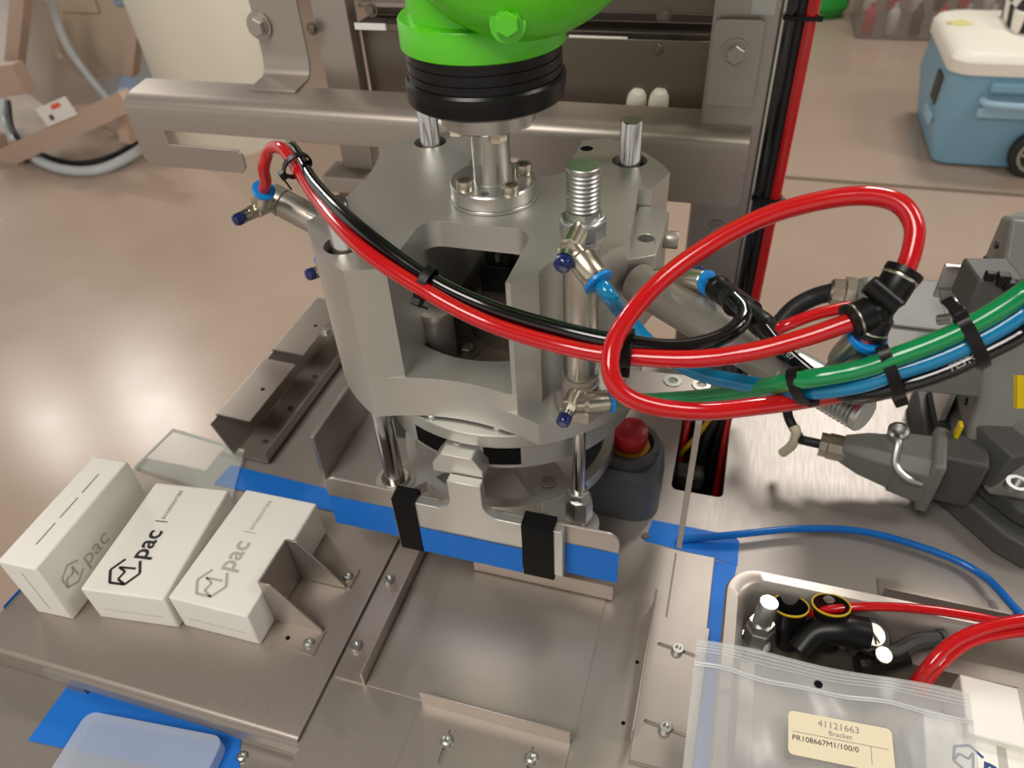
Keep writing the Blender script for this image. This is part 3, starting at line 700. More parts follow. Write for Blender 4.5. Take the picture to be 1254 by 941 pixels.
# ================================================================== HOSES
HR = .0041
def H(*p): return [Dp(x, y, d) for x, y, d in p]
red_main = [p_lf, p_lf + d_lf * .012] + H((323, 205, .505), (330, 184, .495), (345, 182, .48), (362, 203, .465), (389, 245, .435), (440, 302, .39), (520, 356, .372), (600, 397, .362), (700, 427, .345), (770, 437, .337), (850, 440, .328), (920, 431, .317), (985, 414, .304), (1043, 394, .292))
hose('air_hose', red_main, HR, 'red_hose', 'red air hose sagging across the front of the gripper housing')
black_main = H((392, 262, .56), (380, 225, .55), (366, 192, .52), (358, 180, .495), (366, 192, .475), (388, 228, .44), (440, 279, .395), (520, 338, .377), (600, 377, .366), (700, 407, .348), (766, 420, .34), (830, 426, .338), (880, 415, .341), (907, 396, .345), (909, 380, .352), (897, 366, .358))
hose('air_hose', black_main, HR, 'black_hose', 'black air hose running tied beside the sagging red hose')
red_loop = H((1106, 338, .283), (1117, 306, .280), (1119, 275, .281), (1100, 249, .286), (1058, 240, .295), (1000, 247, .306), (930, 268, .316), (860, 306, .322), (800, 353, .325), (757, 408, .322), (747, 450, .318), (762, 482, .318), (800, 498, .322), (860, 504, .327), (925, 498, .329), (985, 490, .333), (1050, 478, .338), (1130, 452, .335), (1254, 395, .33), (1340, 345, .33), (1480, 235, .36), (1640, 80, .465), (1720, -150, .615))
hose('air_hose', red_loop, HR, 'red_hose', 'red air hose making a big loop from the black tee fitting')
teal = [p_up, p_up + d_up * .010] + H((762, 383, .378), (800, 425, .385), (855, 456, .37), (925, 472, .345), (983, 479, .326), (1050, 471, .306), (1100, 454, .291), (1150, 437, .279), (1200, 414, .268), (1250, 384, .258), (1330, 325, .245), (1480, 195, .34), (1640, 30, .45), (1720, -200, .6))
hose('air_hose', teal, HR, 'teal_hose', 'teal blue air hose from the upright cylinder to the right bundle')
green = [p_lo, p_lo + d_lo * .01] + H((800, 490, .42), (850, 487, .395), (905, 480, .36), (975, 467, .318), (1050, 453, .294), (1100, 436, .280), (1150, 417, .269), (1200, 393, .259), (1250, 361, .25), (1330, 300, .24), (1480, 170, .335), (1640, 5, .445), (1720, -225, .595))
hose('air_hose', green, HR, 'green_hose', 'green air hose from the lower valve to the right bundle')
fest = H((928, 395, .352), (950, 422, .35), (975, 446, .348), (1010, 472, .345), (1050, 484, .325), (1100, 473, .301), (1150, 457, .287), (1200, 435, .275), (1250, 409, .264), (1330, 355, .25), (1480, 222, .345), (1640, 57, .455), (1720, -172, .605))
hose('air_hose', fest, HR, 'black_hose', 'black printed air hose along the underside of the right bundle')
def tube_text(s, a, b, size, r, m, parent, up_hint):
    a, b = V(a), V(b); x = (b - a).normalized(); n = (CAM - a); n = (n - x * n.dot(x)).normalized(); u = n.cross(x)
    return text('print', s, size, a + n * (r + .00005), x, u, m, parent, thick=.00003, wrap=r)
fo = bpy.data.objects
def last(): return COL.objects[-1]
prt = [o for o in COL.objects if o.get('label') == 'black printed air hose along the underside of the right bundle'][0]
sp_ = spline(fest, 10)
tube_text('FESTO', Dp(1162, 452.5, .284), Dp(1205, 432.5, .2738), .0042, HR, 'print_white', prt, None)
tube_text('CZ 07', Dp(953, 425.5, .3494), Dp(975, 442, .345), .0036, HR, 'print_white', prt, None)

# black tee fitting at the right
tee = thing('tee_fitting', Dp(1070, 400, .29), 'black push-in tee fitting joining the red hoses', 'fitting')
J = Dp(1078, 378, .29); P1 = Dp(1109, 330, .2845); P2 = Dp(1038, 396, .293); P3 = Dp(1062, 412, .302)
def leg(p, q, r, parent=tee):
    ax_ = (q - p).normalized(); L_ = (q - p).length
    o = MB().lathe([(r * .8, 0), (r * .85, L_ * .2), (r, L_ * .3), (r, L_ * .78)], p, ax_, 28).build('tee_leg', 'black_plastic', parent)
    MB().lathe([(r * 1.03, L_ * .74), (r * 1.05, L_ * .76), (r * 1.05, L_ * .80), (r * 1.0, L_ * .82)], p, ax_, 28).build('metal_band', 'nickel', o)
    MB().lathe([(r * .98, L_ * .82), (r * 1.08, L_ * .85), (r * 1.08, L_ * .98), (r * .7, L_)], p, ax_, 28).build('release_collar', 'black_plastic', o)
leg(J, P1, .0072); leg(J, P2, .0072); leg(J - RZ * 0, P3, .0070)
mv = thing('mounting_eye', Dp(1075, 360, .28), 'placeholder', 'fitting')
bpy.data.objects.remove(mv)
MB().cyl(Dp(1064, 348, .283), Dp(1098, 376, .281), .0042, n=20).build('mounting_tube', 'black_plastic', tee)
MB().lathe([(.0042, 0), (.0026, .0002), (.0001, .0002)], Dp(1098, 376, .281), Dp(1098, 376, .281) - Dp(1064, 348, .283), 16).build('mounting_bore', 'nickel', tee)
MB().cyl(Dp(1064, 408, .297), Dp(1059, 417, .30), .0041).build('plug_stub', 'red_hose', tee)
vf = thing('push_in_fitting', Dp(1045, 440, .32), 'nickel push-in fitting with a blue ring below the tee', 'fitting')
q0, q1 = Dp(1030, 446, .33), Dp(1057, 418, .308)
MB().lathe([(.0048, -.012), (.0048, 0), (.0068, .001), (.0075, .006), (.0075, .02)], q0, q1 - q0, 28).build('fitting_body', 'nickel', vf)
MB().lathe([(.0075, .020), (.0082, .0205), (.0082, .0232), (.0075, .024), (.0045, .024)], q0, q1 - q0, 28).build('release_ring', 'blue_ring', vf)
# black Y union by the slanted cylinder
yf = thing('y_union', Dp(895, 370, .36), 'black Y union between the blue ringed valve and black hoses', 'fitting')
k0, k1, k2, k3 = p_rv, Dp(884, 355, .385), Dp(938, 396, .352), Dp(906, 391, .347)
MB().tube([p_rv - d_rv * .002, p_rv + d_rv * .006, Dp(882, 353, .388)], .0034).build('stub_hose', 'black_hose', yf)
MB().lathe([(.0055, 0), (.0068, .001), (.0068, .004), (.006, .005), (.0066, .02), (.0068, .032)], Dp(876, 350, .389), Dp(912, 379, .368) - Dp(876, 350, .389), 28).build('union_body', 'black_plastic', yf)
MB().lathe([(.0055, 0), (.0058, .014), (.0062, .015), (.0062, .02), (.0045, .022)], Dp(905, 374, .366), Dp(938, 402, .352) - Dp(905, 374, .366), 24).build('union_leg', 'black_plastic', yf)
MB().lathe([(.0055, 0), (.0058, .008), (.0062, .009), (.0062, .013), (.0045, .014)], Dp(893, 362, .372), Dp(909, 386, .350) - Dp(893, 362, .372), 24).build('union_leg', 'black_plastic', yf)

# cable ties ---------------------------------------------------------------
def tie(p, tpx, hgt, wid, label, perp=0, wband=.0024, head=1):
    c = Dp(*p); t = (Dp(*tpx) - c).normalized(); n = (CAM - c); n = (n - t * n.dot(t)).normalized(); u = n.cross(t)
    if perp: Rm = Matrix.Rotation(math.radians(perp), 3, t); u = Rm @ u; n = Rm @ n
    o = thing('cable_tie', c, label, 'cable tie', 'black cable ties'); b = MB(); N = 28; rings = []
    for i in range(N + 1):
        a = 2 * math.pi * i / N
        def pt(e): return c + u * math.cos(a) * (hgt + e) + n * math.sin(a) * (wid + e)
        rings.append([pt(0) - t * wband, pt(0) + t * wband, pt(.0011) + t * wband, pt(.0011) - t * wband])
    b.ring_loft(rings, cap=False); b.build('strap', 'black_plastic', o)
    hp = c - u * head * (hgt + .0022); rot = Matrix((t, u, n)).transposed()
    MB().box(hp, (.0055, .0042, .0048), rot).build('tie_head', 'black_plastic', o, bevel=.0006)
    MB().box(hp - n * .006 - u * head * .001, (.0042, .0011, .009), rot).build('tie_tail', 'black_plastic', o)
tie((364, 203, .462), (385, 233, .44), .0085, .0058, 'cable tie at the left end of the red and black hose pair')
tie((522, 347, .3745), (560, 366, .369), .0084, .0048, 'cable tie on the red and black hoses over the housing window')
tie((768, 428, .3375), (800, 432, .335), .0086, .0052, 'cable tie where the red loop crosses the red and black hoses')
tie((981, 472.5, .3228), (1010, 467.5, .3118), .0094, .0060, 'cable tie where the green and teal hoses join, leftmost on the bundle', perp=52)
tie((1091, 457, .2935), (1120, 447.5, .2865), .0134, .0054, 'cable tie in the middle of the hose bundle, below the tee fitting', perp=40)
tie((1190, 419, .2705), (1215, 407, .265), .0134, .0054, 'cable tie nearest the robot base on the hose bundle', perp=40, head=-1)

# ================================================================== ROBOT WRIST
rw = thing('robot_wrist', G(0, 0, .346), 'bright green robot wrist with black tool adapter above the gripper', 'robot')
W0 = G(0, 0, 0)
MB().lathe([(.0445, .3455), (.0475, .3475), (.0478, .3490), (.0478, .3585), (.0465, .360)], W0, n=64).build('adapter_rim', 'black_anodised', rw)
MB().lathe([(.0455, .3601), (.0455, .3645), (.0448, .3648), (.0448, .3652), (.0455, .3655), (.0455, .3705), (.0448, .3708), (.0448, .3712), (.0455, .3715), (.0455, .3765)], W0, n=64).build('adapter_body', 'black_anodised', rw, smooth=25)
MB().lathe([(.0462, .3765), (.0478, .3775), (.0478, .3915), (.0468, .3930), (.042, .3935)], W0, n=64).build('wrist_collar', 'robot_green', rw)
g = MB(); g.lathe([(.042, .3936), (.042, .43), (.040, .47)], W0, n=48); g.build('wrist_neck', 'robot_green', rw)
# bulging gearbox cover towards the camera
gc = G(31, -18, .452); ga = V((.18, -.95, .12)).normalized()
MB().lathe([(.05, -.10), (.062, -.06), (.066, -.03), (.067, 0), (.066, .014), (.062, .026), (.054, .034), (.04, .039), (.0001, .040)], gc, ga, 64).build('gearbox_cover', 'robot_green', rw)
hp = Dp(622, 24, .356)
hex_bolt('cover_bolt', hp + RZ * .004, (CAM - hp).lerp(ga, .6), .0062, rw, 'robot_green')
MB().lathe([(.045, 0), (.05, .05), (.055, .16), (.06, .25)], G(15, 5, .47), (.3, .25, 1), 40).build('forearm', 'robot_green', rw)
MB().lathe([(.0685, -.02), (.069, -.015), (.069, -.008), (.0685, -.004)], gc + ga * -.03, ga, 64).build('white_seal', 'white_plastic', rw)

# ================================================================== ROBOT BASE (right)
rbk = thing('robot_pedestal', (.3, .53, TZ), 'grey cast robot base with connectors at the right of the table', 'robot')
foot = [(.196, .60), (.196, .518), (.205, .500), (.243, .452), (.262, .440), (.60, .440), (.60, .622), (.196, .622)]
MB().prism(foot, TZ, .020).build('foot_plate', 'robot_grey_dark', rbk, bevel=.003)
foot2 = [(.206, .60), (.206, .524), (.214, .508), (.25, .466), (.266, .455), (.60, .455), (.60, .618), (.206, .618)]
MB().prism(foot2, .020, .036).build('foot_step', 'robot_grey_dark', rbk, bevel=.003)
MB().ring_loft([[V((x, y, z)) for x, y in q_] for z, q_ in ((.036, [(.23, .475), (.6, .465), (.6, .61), (.215, .61), (.212, .53)]), (.075, [(.255, .492), (.6, .48), (.6, .61), (.225, .61), (.222, .54)]), (.09, [(.275, .505), (.6, .495), (.6, .61), (.24, .61), (.238, .55)]))]).build('casting', 'robot_grey', rbk, bevel=.003)
MB().ring_loft([[V(p) for p in ((.206, .515, .036), (.232, .478, .036), (.262, .488, .036), (.225, .53, .036))], [V(p) for p in ((.212, .520, .074), (.238, .484, .072), (.268, .496, .078), (.226, .54, .076))]]).build('cast_rib', 'robot_grey_dark', rbk, bevel=.002)
MB().lathe([(.008, 0), (.008, .006), (.005, .006), (.005, .001), (.0001, .001)], Pz(1243, 598, .07), n=20).build('bolt_boss', 'zinc', rbk)
# connector tower, leaning front
tw = lambda x: [V((x, .505, .06)), V((x, .63, .06)), V((x, .63, .20)), V((x, .606, .208)), V((x, .575, .17))]
MB().ring_loft([tw(.212), tw(.60)]).build('tower', 'robot_grey', rbk, bevel=.003)
MB().prism([(.206, .56), (.2115, .56), (.2115, .612), (.206, .612)], .03, .15).build('side_panel', 'white_plastic', rbk, bevel=.001)
for px, py in ((1180, 470), (1184, 492), (1172, 545), (1222, 300), (1208, 318)):
    q = Px(px, py, .2058); MB().lathe([(.0035, 0), (.003, -.002)], q, (1, 0, 0), 14).build('panel_screw', 'black_plastic', rbk)
MB().box(Px(1172, 530, .204), (.003, .007, .02)).build('yellow_tag', 'warning_yellow', rbk, bevel=.0005)
wl = Py(1252, 485, .508)
MB().box(Dp(1264, 480, .40), (.018, .003, .018), Matrix((RX, RZ, -RY)).transposed()).build('warning_label', 'warning_yellow', rbk)
MB().lathe([(.011, 0), (.011, .002), (.006, .002), (.006, .0005), (.0001, .0005)], Dp(1250, 276, .60), (-.1, -.6, .8), 24).build('top_eye', 'zinc', rbk)
for px, py, s in ((1228, 342, .008), (1212, 338, .006), (1236, 350, .007)):
    MB().box(Dp(px, py, .5), (s, s, s)).build('connector_pin', 'black_plastic', rbk, bevel=.001)
MB().box(Dp(1208, 350, .52), (.03, .03, .028), Matrix.Rotation(.2, 3, 'Z')).build('connector_body', 'robot_grey_dark', rbk, bevel=.002)
# flat connector hood behind the tee
hd = thing('connector_hood', (.155, .55, .05), 'flat grey cable connector hood behind the black tee fitting', 'connector')
MB().ring_loft([[V((x, y, z)) for x, y in q_] for z, q_ in ((.112, [(.122, .495), (.205, .5), (.205, .6), (.118, .6)]), (.142, [(.118, .485), (.2, .5), (.196, .612), (.114, .604)]), (.15, [(.124, .492), (.194, .505), (.19, .604), (.12, .597)]))]).build('hood_body', 'robot_grey', hd, bevel=.002)
MB().box(V((.155, .55, .1515)), (.04, .05, .002)).build('hood_rib', 'robot_grey', hd, bevel=.0008)
MB().box(Dp(1163, 345, .555), (.015, .004, .028)).box(Dp(1166, 366, .55), (.017, .014, .004)).build('latch', 'zinc', hd, bevel=.0008)
MB().cyl(Dp(1150, 392, .54), Dp(1168, 390, .53), .004).build('latch_pin', 'zinc', hd)
pf = thing('pipe_fitting', (.105, .596, .115), 'nickel cable gland behind the tee fitting', 'fitting')
MB().lathe([(.0125, 0), (.0125, .006), (.015, .0065), (.015, .014), (.0125, .015), (.0115, .024), (.0095, .026)], (.121, .596, .131), (-1, 0, .03), 8).build('gland_body', 'nickel', pf)
hose('cable', H((938, 440, .67), (948, 408, .665), (970, 380, .66), (995, 365, .655)) + [V((.098, .596, .1315))], .008, 'cable_black', 'black cable curving into the nickel gland behind the tee', 'cable')
hose('air_hose', H((925, 425, .62), (945, 408, .61), (965, 398, .60), (1000, 385, .6), (1040, 376, .6)), .005, 'red_hose', 'short red hose behind the tee fitting beside the gland')
# connector plug on table
pg = thing('power_plug', (.15, .5, .0), 'grey power connector plug with locking lever lying on the table', 'plug')
p0, p1 = Pz(1022, 548, .035), Pz(1140, 575, .038)
dx = (p1 - p0).normalized(); nx = V((-dx.y, dx.x, 0)); LL = (p1 - p0).length
def sec(tt, hw, hh, zc=.036): c_ = p0 + dx * LL * tt; c_.z = zc; return [c_ + nx * a_ * hw + V((0, 0, b2 * hh)) for a_, b2 in ((-1, -.6), (-.6, -1), (.6, -1), (1, -.6), (1, .6), (.6, 1), (-.6, 1), (-1, .6))]
MB().ring_loft([sec(.08, .010, .011), sec(.3, .016, .016), sec(.62, .020, .020), sec(.63, .022, .022), sec(1.05, .025, .026)]).build('plug_body', 'robot_grey', pg, bevel=.001)
MB().lathe([(.0105, -.014), (.0105, -.008), (.0115, -.007), (.0115, .012), (.010, .013)], p0 + dx * .002, dx, 10).build('cable_clamp', 'nickel', pg)
bp_ = p0 + dx * LL * .58 + V((0, 0, .021))
MB().lathe([(.008, 0), (.008, .009), (.0055, .01), (.0055, .004), (.0001, .004)], bp_ + nx * .008, V((-.2, -.3, 1)), 20).build('lever_pivot', 'zinc', pg)
MB().tube([bp_ + nx * .006 + V((-.004, 0, .004)), bp_ - nx * .006 + V((0, 0, .006)), bp_ - nx * .02 + V((.002, 0, -.006)), bp_ - nx * .026 + dx * .012 + V((0, 0, -.012)), bp_ - nx * .024 + dx * .024 + V((0, 0, -.016))], .0028, 8).build('locking_lever', 'zinc', pg)
MB().box(p0 + dx * LL * 1.0 + V((0, 0, .0)), (.010, .05, .054), Matrix((dx, nx, V((0, 0, 1)))).transposed()).build('plug_flange', 'robot_grey', pg, bevel=.003)
MB().box(p0 + dx * LL * 1.2 + nx * .008, (.04, .036, .05), Matrix((dx, nx, V((0, 0, 1)))).transposed()).build('socket_housing', 'robot_grey_dark', pg, bevel=.003)
hose('cable', [p0 - dx * .01, p0 - dx * .03, Pz(978, 535, .04), Pz(966, 512, .05), Pz(960, 485, .065), (.052, .60, .06), (.026, .56, .0), (.022, .53, -.08)], .0042, 'cable_black', 'black power cable leading from the grey plug', 'cable')
hose('wire_wrap', [Pz(972, 522, .048), Pz(975, 530, .044), Pz(970, 545, .03), Pz(958, 555, .016)], .0042, 'cream_cable', 'cream cable tag hanging from the black power cable', 'tag')

# ================================================================== STEEL FRAME AT THE BACK
fr = thing('support_frame', (-.3, .68, -.2), 'bent stainless crossbar frame behind the gripper', 'frame')
# crossbar: front face with an open slot at the left, rounded top, top flange
bz0, bz1, yb0 = .178, .237, .648
MB().bend([(-.49, yb0, .2095), (-.49, yb0, bz1), (-.49, yb0 + .010, bz1 + .006), (-.49, yb0 + .044, bz1 + .010)], (.499, 0, 0), .003, .012).build('crossbar', 'stainless_warm', fr)
MB().bend([(-.640, yb0, .2095), (-.640, yb0, bz1), (-.640, yb0 + .010, bz1 + .006), (-.640, yb0 + .044, bz1 + .010)], (.150, 0, 0), .003, .012).build('crossbar', 'stainless_warm', fr)
M4 = Matrix(((1, 0, 0, 0), (0, 0, -1, yb0 + .0015), (0, 1, 0, 0), (0, 0, 0, 1)))
MB().prism(rrect(-.2, .009, .178, .2096, .004), 0, .003, M=M4).build('apron', 'stainless_warm', fr, bevel=.0005)
MB().prism([(-.6405, .2096), (-.6405, .176), (-.634, .1675), (-.515, .1675), (-.509, .174), (-.509, .190), (-.514, .1935), (-.600, .1935), (-.600, .2096)], 0, .003, M=M4).build('hook', 'stainless_warm', fr, bevel=.0005)
def tab(x0, x1, z1, name='bolt_tab'):
    t_ = MB().bend([(x0, yb0 + .028, bz1 + .0110), (x0, yb0 + .062, bz1 + .0145), (x0, yb0 + .068, bz1 + .03), (x0, yb0 + .068, z1)], (x1 - x0, 0, 0), .003, .008).build(name, 'stainless_warm', fr, bevel=.0005)
tab(-.5, -.445, .39); 
hex_bolt('frame_bolt', Py(318, 31, yb0 + .066), (0, -1, 0), .0095, fr, 'stainless')
M4 = Matrix(((1, 0, 0, 0), (0, 0, -1, yb0 + .012), (0, 1, 0, 0), (0, 0, 0, 1)))
q0, q1 = Py(866, 110, yb0 + .01), Py(938, 25, yb0 + .01)
MB().prism(rrect(q0.x, q1.x, .265, q1.z, .004), 0, .003, M=M4).build('bolt_tab', 'stainless', fr, bevel=.0005)
hex_bolt('frame_bolt', Py(901, 65, yb0 + .009), (0, -1, 0), .008, fr, 'stainless')
# left upright post and back panel
MB().span(-.434, -.395, .722, .742, -.2, .6).build('upright', 'stainless_warm', fr, bevel=.001)
bp0 = thing('backboard', (-.22, .77, .1), 'dark stainless back panel with ledges above the crossbar', 'panel')
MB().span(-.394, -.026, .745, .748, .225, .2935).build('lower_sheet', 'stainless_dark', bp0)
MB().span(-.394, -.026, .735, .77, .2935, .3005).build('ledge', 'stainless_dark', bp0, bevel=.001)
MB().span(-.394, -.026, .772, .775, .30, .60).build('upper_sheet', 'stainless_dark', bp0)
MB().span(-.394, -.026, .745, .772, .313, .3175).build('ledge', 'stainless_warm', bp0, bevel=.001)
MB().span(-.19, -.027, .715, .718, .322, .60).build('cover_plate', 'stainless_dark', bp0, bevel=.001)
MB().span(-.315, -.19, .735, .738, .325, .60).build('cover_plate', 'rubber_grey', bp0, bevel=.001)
for a_, b_2 in (((434, 28), (473, 37)), ((697, 43), (768, 54))):
    u0, u1 = Py(*a_, .7145), Py(*b_2, .7145)
    MB().box((u0 + u1) / 2, (abs(u1.x - u0.x), .0016, .006)).build('bright_slit_plate', 'label_white', bp0)  # white plate paints the bright background showing through a slit
for px, py in ((455, 12), (383, 35), (813, 18), (806, 58)):
    q = Py(px, py, .7148); hex_bolt('panel_bolt', q, (0, -1, 0), .0045, bp0, 'stainless_dark')
MB().prism(rrect(-.18, -.03, .238, .30, .006), 0, .003, M=Matrix(((1, 0, 0, 0), (0, 0, -1, .716), (0, 1, 0, 0), (0, 0, 0, 1)))).build('lower_flap', 'stainless_dark', bp0, bevel=.0006)
for px, lb in ((779, 'smaller left one of two rounded pale bumpers on the back panel'), (806, 'larger right one of two rounded pale bumpers on the back panel')):
    q = Py(px, 128, .712)
    MB().lathe([(.0095, -.012), (.0095, .004), (.0085, .010), (.006, .014), (.0001, .0155)], q, (.1, -.25, .95), 24).build('bumper', 'drum_white', label=lb, cat='bumper', group='bumpers')
# right column with flange and hoses
co = thing('column', (0, .69, ZF), 'tall stainless column carrying black and red hoses', 'column')
MB().bend([(-.034, .70, ZF), (-.034, .668, ZF), (.0165, .668, ZF), (.0165, .70, ZF)], (0, 0, 1.45), .003, .002).build('channel', 'stainless', co)
MB().span(.0180, .0205, .665, .672, -.3, .7).build('edge_strip', 'aluminium_turned', co)
hex_bolt('column_bolt', Py(878, 280, .666), (0, -1, 0), .006, co, 'stainless')
hex_bolt('column_bolt', Py(902, 90, .666), (0, -1, 0), .003, co, 'stainless')
MB().span(-.006, .012, .6655, .6664, .335, .352).build('column_label', 'aluminium', co)
hose('air_hose', [(.0238, .664, -.35), (.0245, .664, 0), (.0245, .664, .3), (.0250, .664, .66)], .0045, 'black_hose', 'black hose clipped to the column, left of two', n=10)
hose('air_hose', [(.0310, .665, -.35), (.0315, .665, 0), (.0315, .665, .3), (.032, .665, .66)], .0045, 'cable_black', 'second black hose on the column beside the red one', n=10)
hose('air_hose', [(.0388, .664, -.35), (.0392, .664, 0), (.0395, .664, .3), (.040, .664, .66)], .0050, 'red_hose', 'straight red hose running up the column', n=10)
def band(z, lb):
    o = thing('cable_tie', (.031, .664, z), lb, 'cable tie', 'black cable ties'); b = MB()
    b.prism(rrect(.0185, .0462, .6575, .672, .005), z - .0015, z + .0015, [rrect(.0195, .0452, .6585, .671, .0045)]).build('strap', 'black_plastic', o)
    MB().box((.0462, .661, z), (.004, .004, .0045)).build('tie_head', 'black_plastic', o)
band(Py(975, 22, .66).z, 'cable tie near the top of the column hoses'); band(Py(940, 245, .66).z, 'cable tie on the column hoses beside the red loop')
# brown bracket parts seen under the crossbar
ub = thing('lower_bracket', (-.33, .72, .1), 'shadowed steel rail below the crossbar behind the housing', 'bracket')
MB().bend([(-.45, .70, .128), (-.45, .70, .145), (-.45, .735, .147)], (.22, 0, 0), .003).build('rail', 'stainless_warm', ub)
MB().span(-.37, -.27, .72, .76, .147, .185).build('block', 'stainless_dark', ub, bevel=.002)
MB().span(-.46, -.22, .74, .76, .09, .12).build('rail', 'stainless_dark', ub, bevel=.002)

# ================================================================== FLOOR BACKGROUND, LEFT
def bar(b, p, q, wdt, dep, up=(0, 0, 1)):
    p, q = V(p), V(q); M = frame(q - p, up); L_ = (q - p).length
    return b.box((p + q) / 2, (wdt, dep, L_), M)
mf = thing('machine_stand', Pz(60, 230, ZF), 'tan painted machine frame with bars and legs far left', 'frame')
YF = 2.35
bar(MB(), Py(-60, 225, YF), Py(158, 122, YF), .078, .05).build('front_rail', 'frame_tan', mf)
bar(MB(), Py(-6, 165, 2.36), Py(28, 268, 2.36), .05, .06, (1, 0, 0)).build('leg', 'frame_tan', mf)
bar(MB(), Py(150, 128, 2.4), Py(158, 172, 2.4), .05, .05, (1, 0, 0)).build('leg', 'frame_tan', mf)
bar(MB(), Py(28, -20, 2.6), Py(18, 80, 2.6), .06, .05, (1, 0, 0)).build('upright', 'frame_tan', mf)
bar(MB(), Py(174, -20, 2.7), Py(161, 90, 2.7), .04, .05, (1, 0, 0)).build('upright', 'frame_tan', mf)
bar(MB(), Py(-30, 100, 2.45), Py(30, 95, 2.45), .12, .06).build('gusset_plate', 'frame_tan', mf)
bar(MB(), Py(-30, 125, 2.44), Py(30, 106, 2.44), .03, .05).build('side_rail', 'frame_tan', mf)
bar(MB(), Py(120, 140, 2.7), Py(152, 165, 2.7), .03, .03).build('brace', 'frame_tan', mf)
bar(MB(), Py(18, 175, 2.34), Py(26, 212, 2.34), .05, .01, (1, 0, 0)).build('foot_gusset', 'frame_tan', mf)
pp = mf
MB().prism([(Py(*p, 3.0).x, Py(*p, 3.0).z) for p in ((62, -25), (72, 60), (100, 95), (158, 92), (170, -25))], 0, .01, M=Matrix(((1, 0, 0, 0), (0, 0, -1, 3.0), (0, 1, 0, 0), (0, 0, 0, 1)))).build('panel_sheet', 'panel_tan', pp)
q0, q1 = Py(66, -10, 2.98), Py(122, 16, 2.98)
MB().box((q0 + q1) / 2, (abs(q1.x - q0.x), .012, abs(q1.z - q0.z))).build('access_cover', 'panel_tan', pp, bevel=.004)
q0, q1 = Py(136, -10, 2.98), Py(155, 7, 2.98)
MB().box((q0 + q1) / 2, (abs(q1.x - q0.x), .014, abs(q1.z - q0.z))).build('grey_box', 'blue_shade', pp, bevel=.004)
MB().prism([(Py(*p, 2.85).x, Py(*p, 2.85).z) for p in ((30, 5), (28, 110), (60, 132), (140, 125), (150, 90), (70, 70), (62, 0))], 0, .004, M=Matrix(((1, 0, 0, 0), (0, 0, -1, 2.85), (0, 1, 0, 0), (0, 0, 0, 1)))).build('clear_guard', 'film_haze', label='hazy clear guard sheet behind the grey hose far left', cat='guard')
lb = thing('warning_sign', Py(69, 137, 2.31), 'small white warning label with an orange bar on the tan rail', 'sign')
ex = (Py(90, 125, 2.31) - Py(50, 142, 2.31)).normalized(); ez = V((-ex.z, 0, ex.x)) if ex.x > 0 else V((ex.z, 0, -ex.x)); rot = Matrix((ex, V((0, 1, 0)), ex.cross(V((0, 1, 0))))).transposed()
cs = Py(69, 137, 2.318)
MB().box(cs, (.19, .004, .075), rot).build('label_plate', 'label_white', lb, bevel=.001)
MB().box(cs + ex * .02 + rot @ V((0, -.0025, .02)), (.055, .001, .018), rot).build('orange_bar', 'label_orange', lb)
MB().box(cs - ex * .04 + rot @ V((0, -.0025, -.012)), (.022, .001, .02), rot).build('pictogram', 'print_black', lb)
hose('drain_hose', [Py(58, -20, 2.75), Py(68, 20, 2.75), Py(85, 60, 2.74), Py(108, 92, 2.73), (Py(132, 120, 2.72)), Py(146, 133, 2.72)], .018, 'hose_grey', 'grey hose hanging down across the beige panel far left')
hose('drain_hose', [Pz(2, 120, -.62), Pz(6, 150, -.66), Pz(20, 175, -.72), Pz(50, 198, -.728), Pz(85, 209, -.73), Pz(125, 207, -.73), Pz(165, 188, -.72), Pz(200, 160, -.70)], .021, 'hose_grey', 'thick grey hose curled on the floor far left')
hose('drain_hose', [Pz(10, 125, -.62), Pz(16, 160, -.66), Pz(40, 184, -.72), Pz(90, 200, -.73), Pz(140, 190, -.73), Pz(180, 165, -.72)], .012, 'cable_black', 'thin dark hose curled inside the grey hose far left')
dr = thing('drum', Pz(262, 175, ZF), 'large white drum standing behind the crossbar', 'drum')
dc = Pz(292, 168, ZF); dc.z = 0
MB().lathe([(.245, ZF), (.255, ZF + .02), (.275, -.1), (.285, .25), (.27, .30)], dc, n=48).build('drum_body', 'drum_white', dr)
MB().lathe([(.27, .28), (.295, .285), (.295, .31), (.27, .315)], dc, n=48).build('drum_rim', 'drum_white', dr)
db = Py(190, 60, 3.2)
MB().box(Py(192, 50, 3.3) + V((-.05, 0, .1)), (.16, .2, .8)).build('white_cabinet', 'white_plastic', label='bright white cabinet left of the white drum', cat='cabinet')
MB().prism([tuple(Pz(*p, ZF)[:2]) for p in ((120, 118), (200, 70), (215, 120), (150, 170))], ZF, ZF + .05).build('floor_mat', 'blue_shade', label='bluish grey plinth on the floor behind the tan frame', cat='plinth')

# ================================================================== FLOOR BACKGROUND, RIGHT
ck = thing('cooler', (.98, 3.3, ZF), 'light blue wheeled cooler with a white lid on the floor', 'cooler')
def crr(x0, x1, y0, y1, r, z): return [V((x, y, z)) for x, y in rrect(x0, x1, y0, y1, r)]
MB().ring_loft([crr(.712, 1.42, 3.0, 3.55, .05, ZF + .01), crr(.672, 1.45, 2.97, 3.58, .06, ZF + .2), crr(.675, 1.47, 2.955, 3.545, .07, -.405)]).build('cooler_body', 'cooler_blue', ck)
MB().ring_loft([crr(.662, 1.48, 2.945, 3.555, .075, -.405), crr(.662, 1.48, 2.945, 3.555, .075, -.365), crr(.675, 1.465, 2.96, 3.54, .07, -.345), crr(.70, 1.44, 2.985, 3.515, .06, -.335)]).build('cooler_lid', 'cooler_white', ck)
MB().span(.80, 1.30, 2.935, 2.97, -.46, -.425).build('handle_recess', 'cooler_blue', ck, bevel=.008)
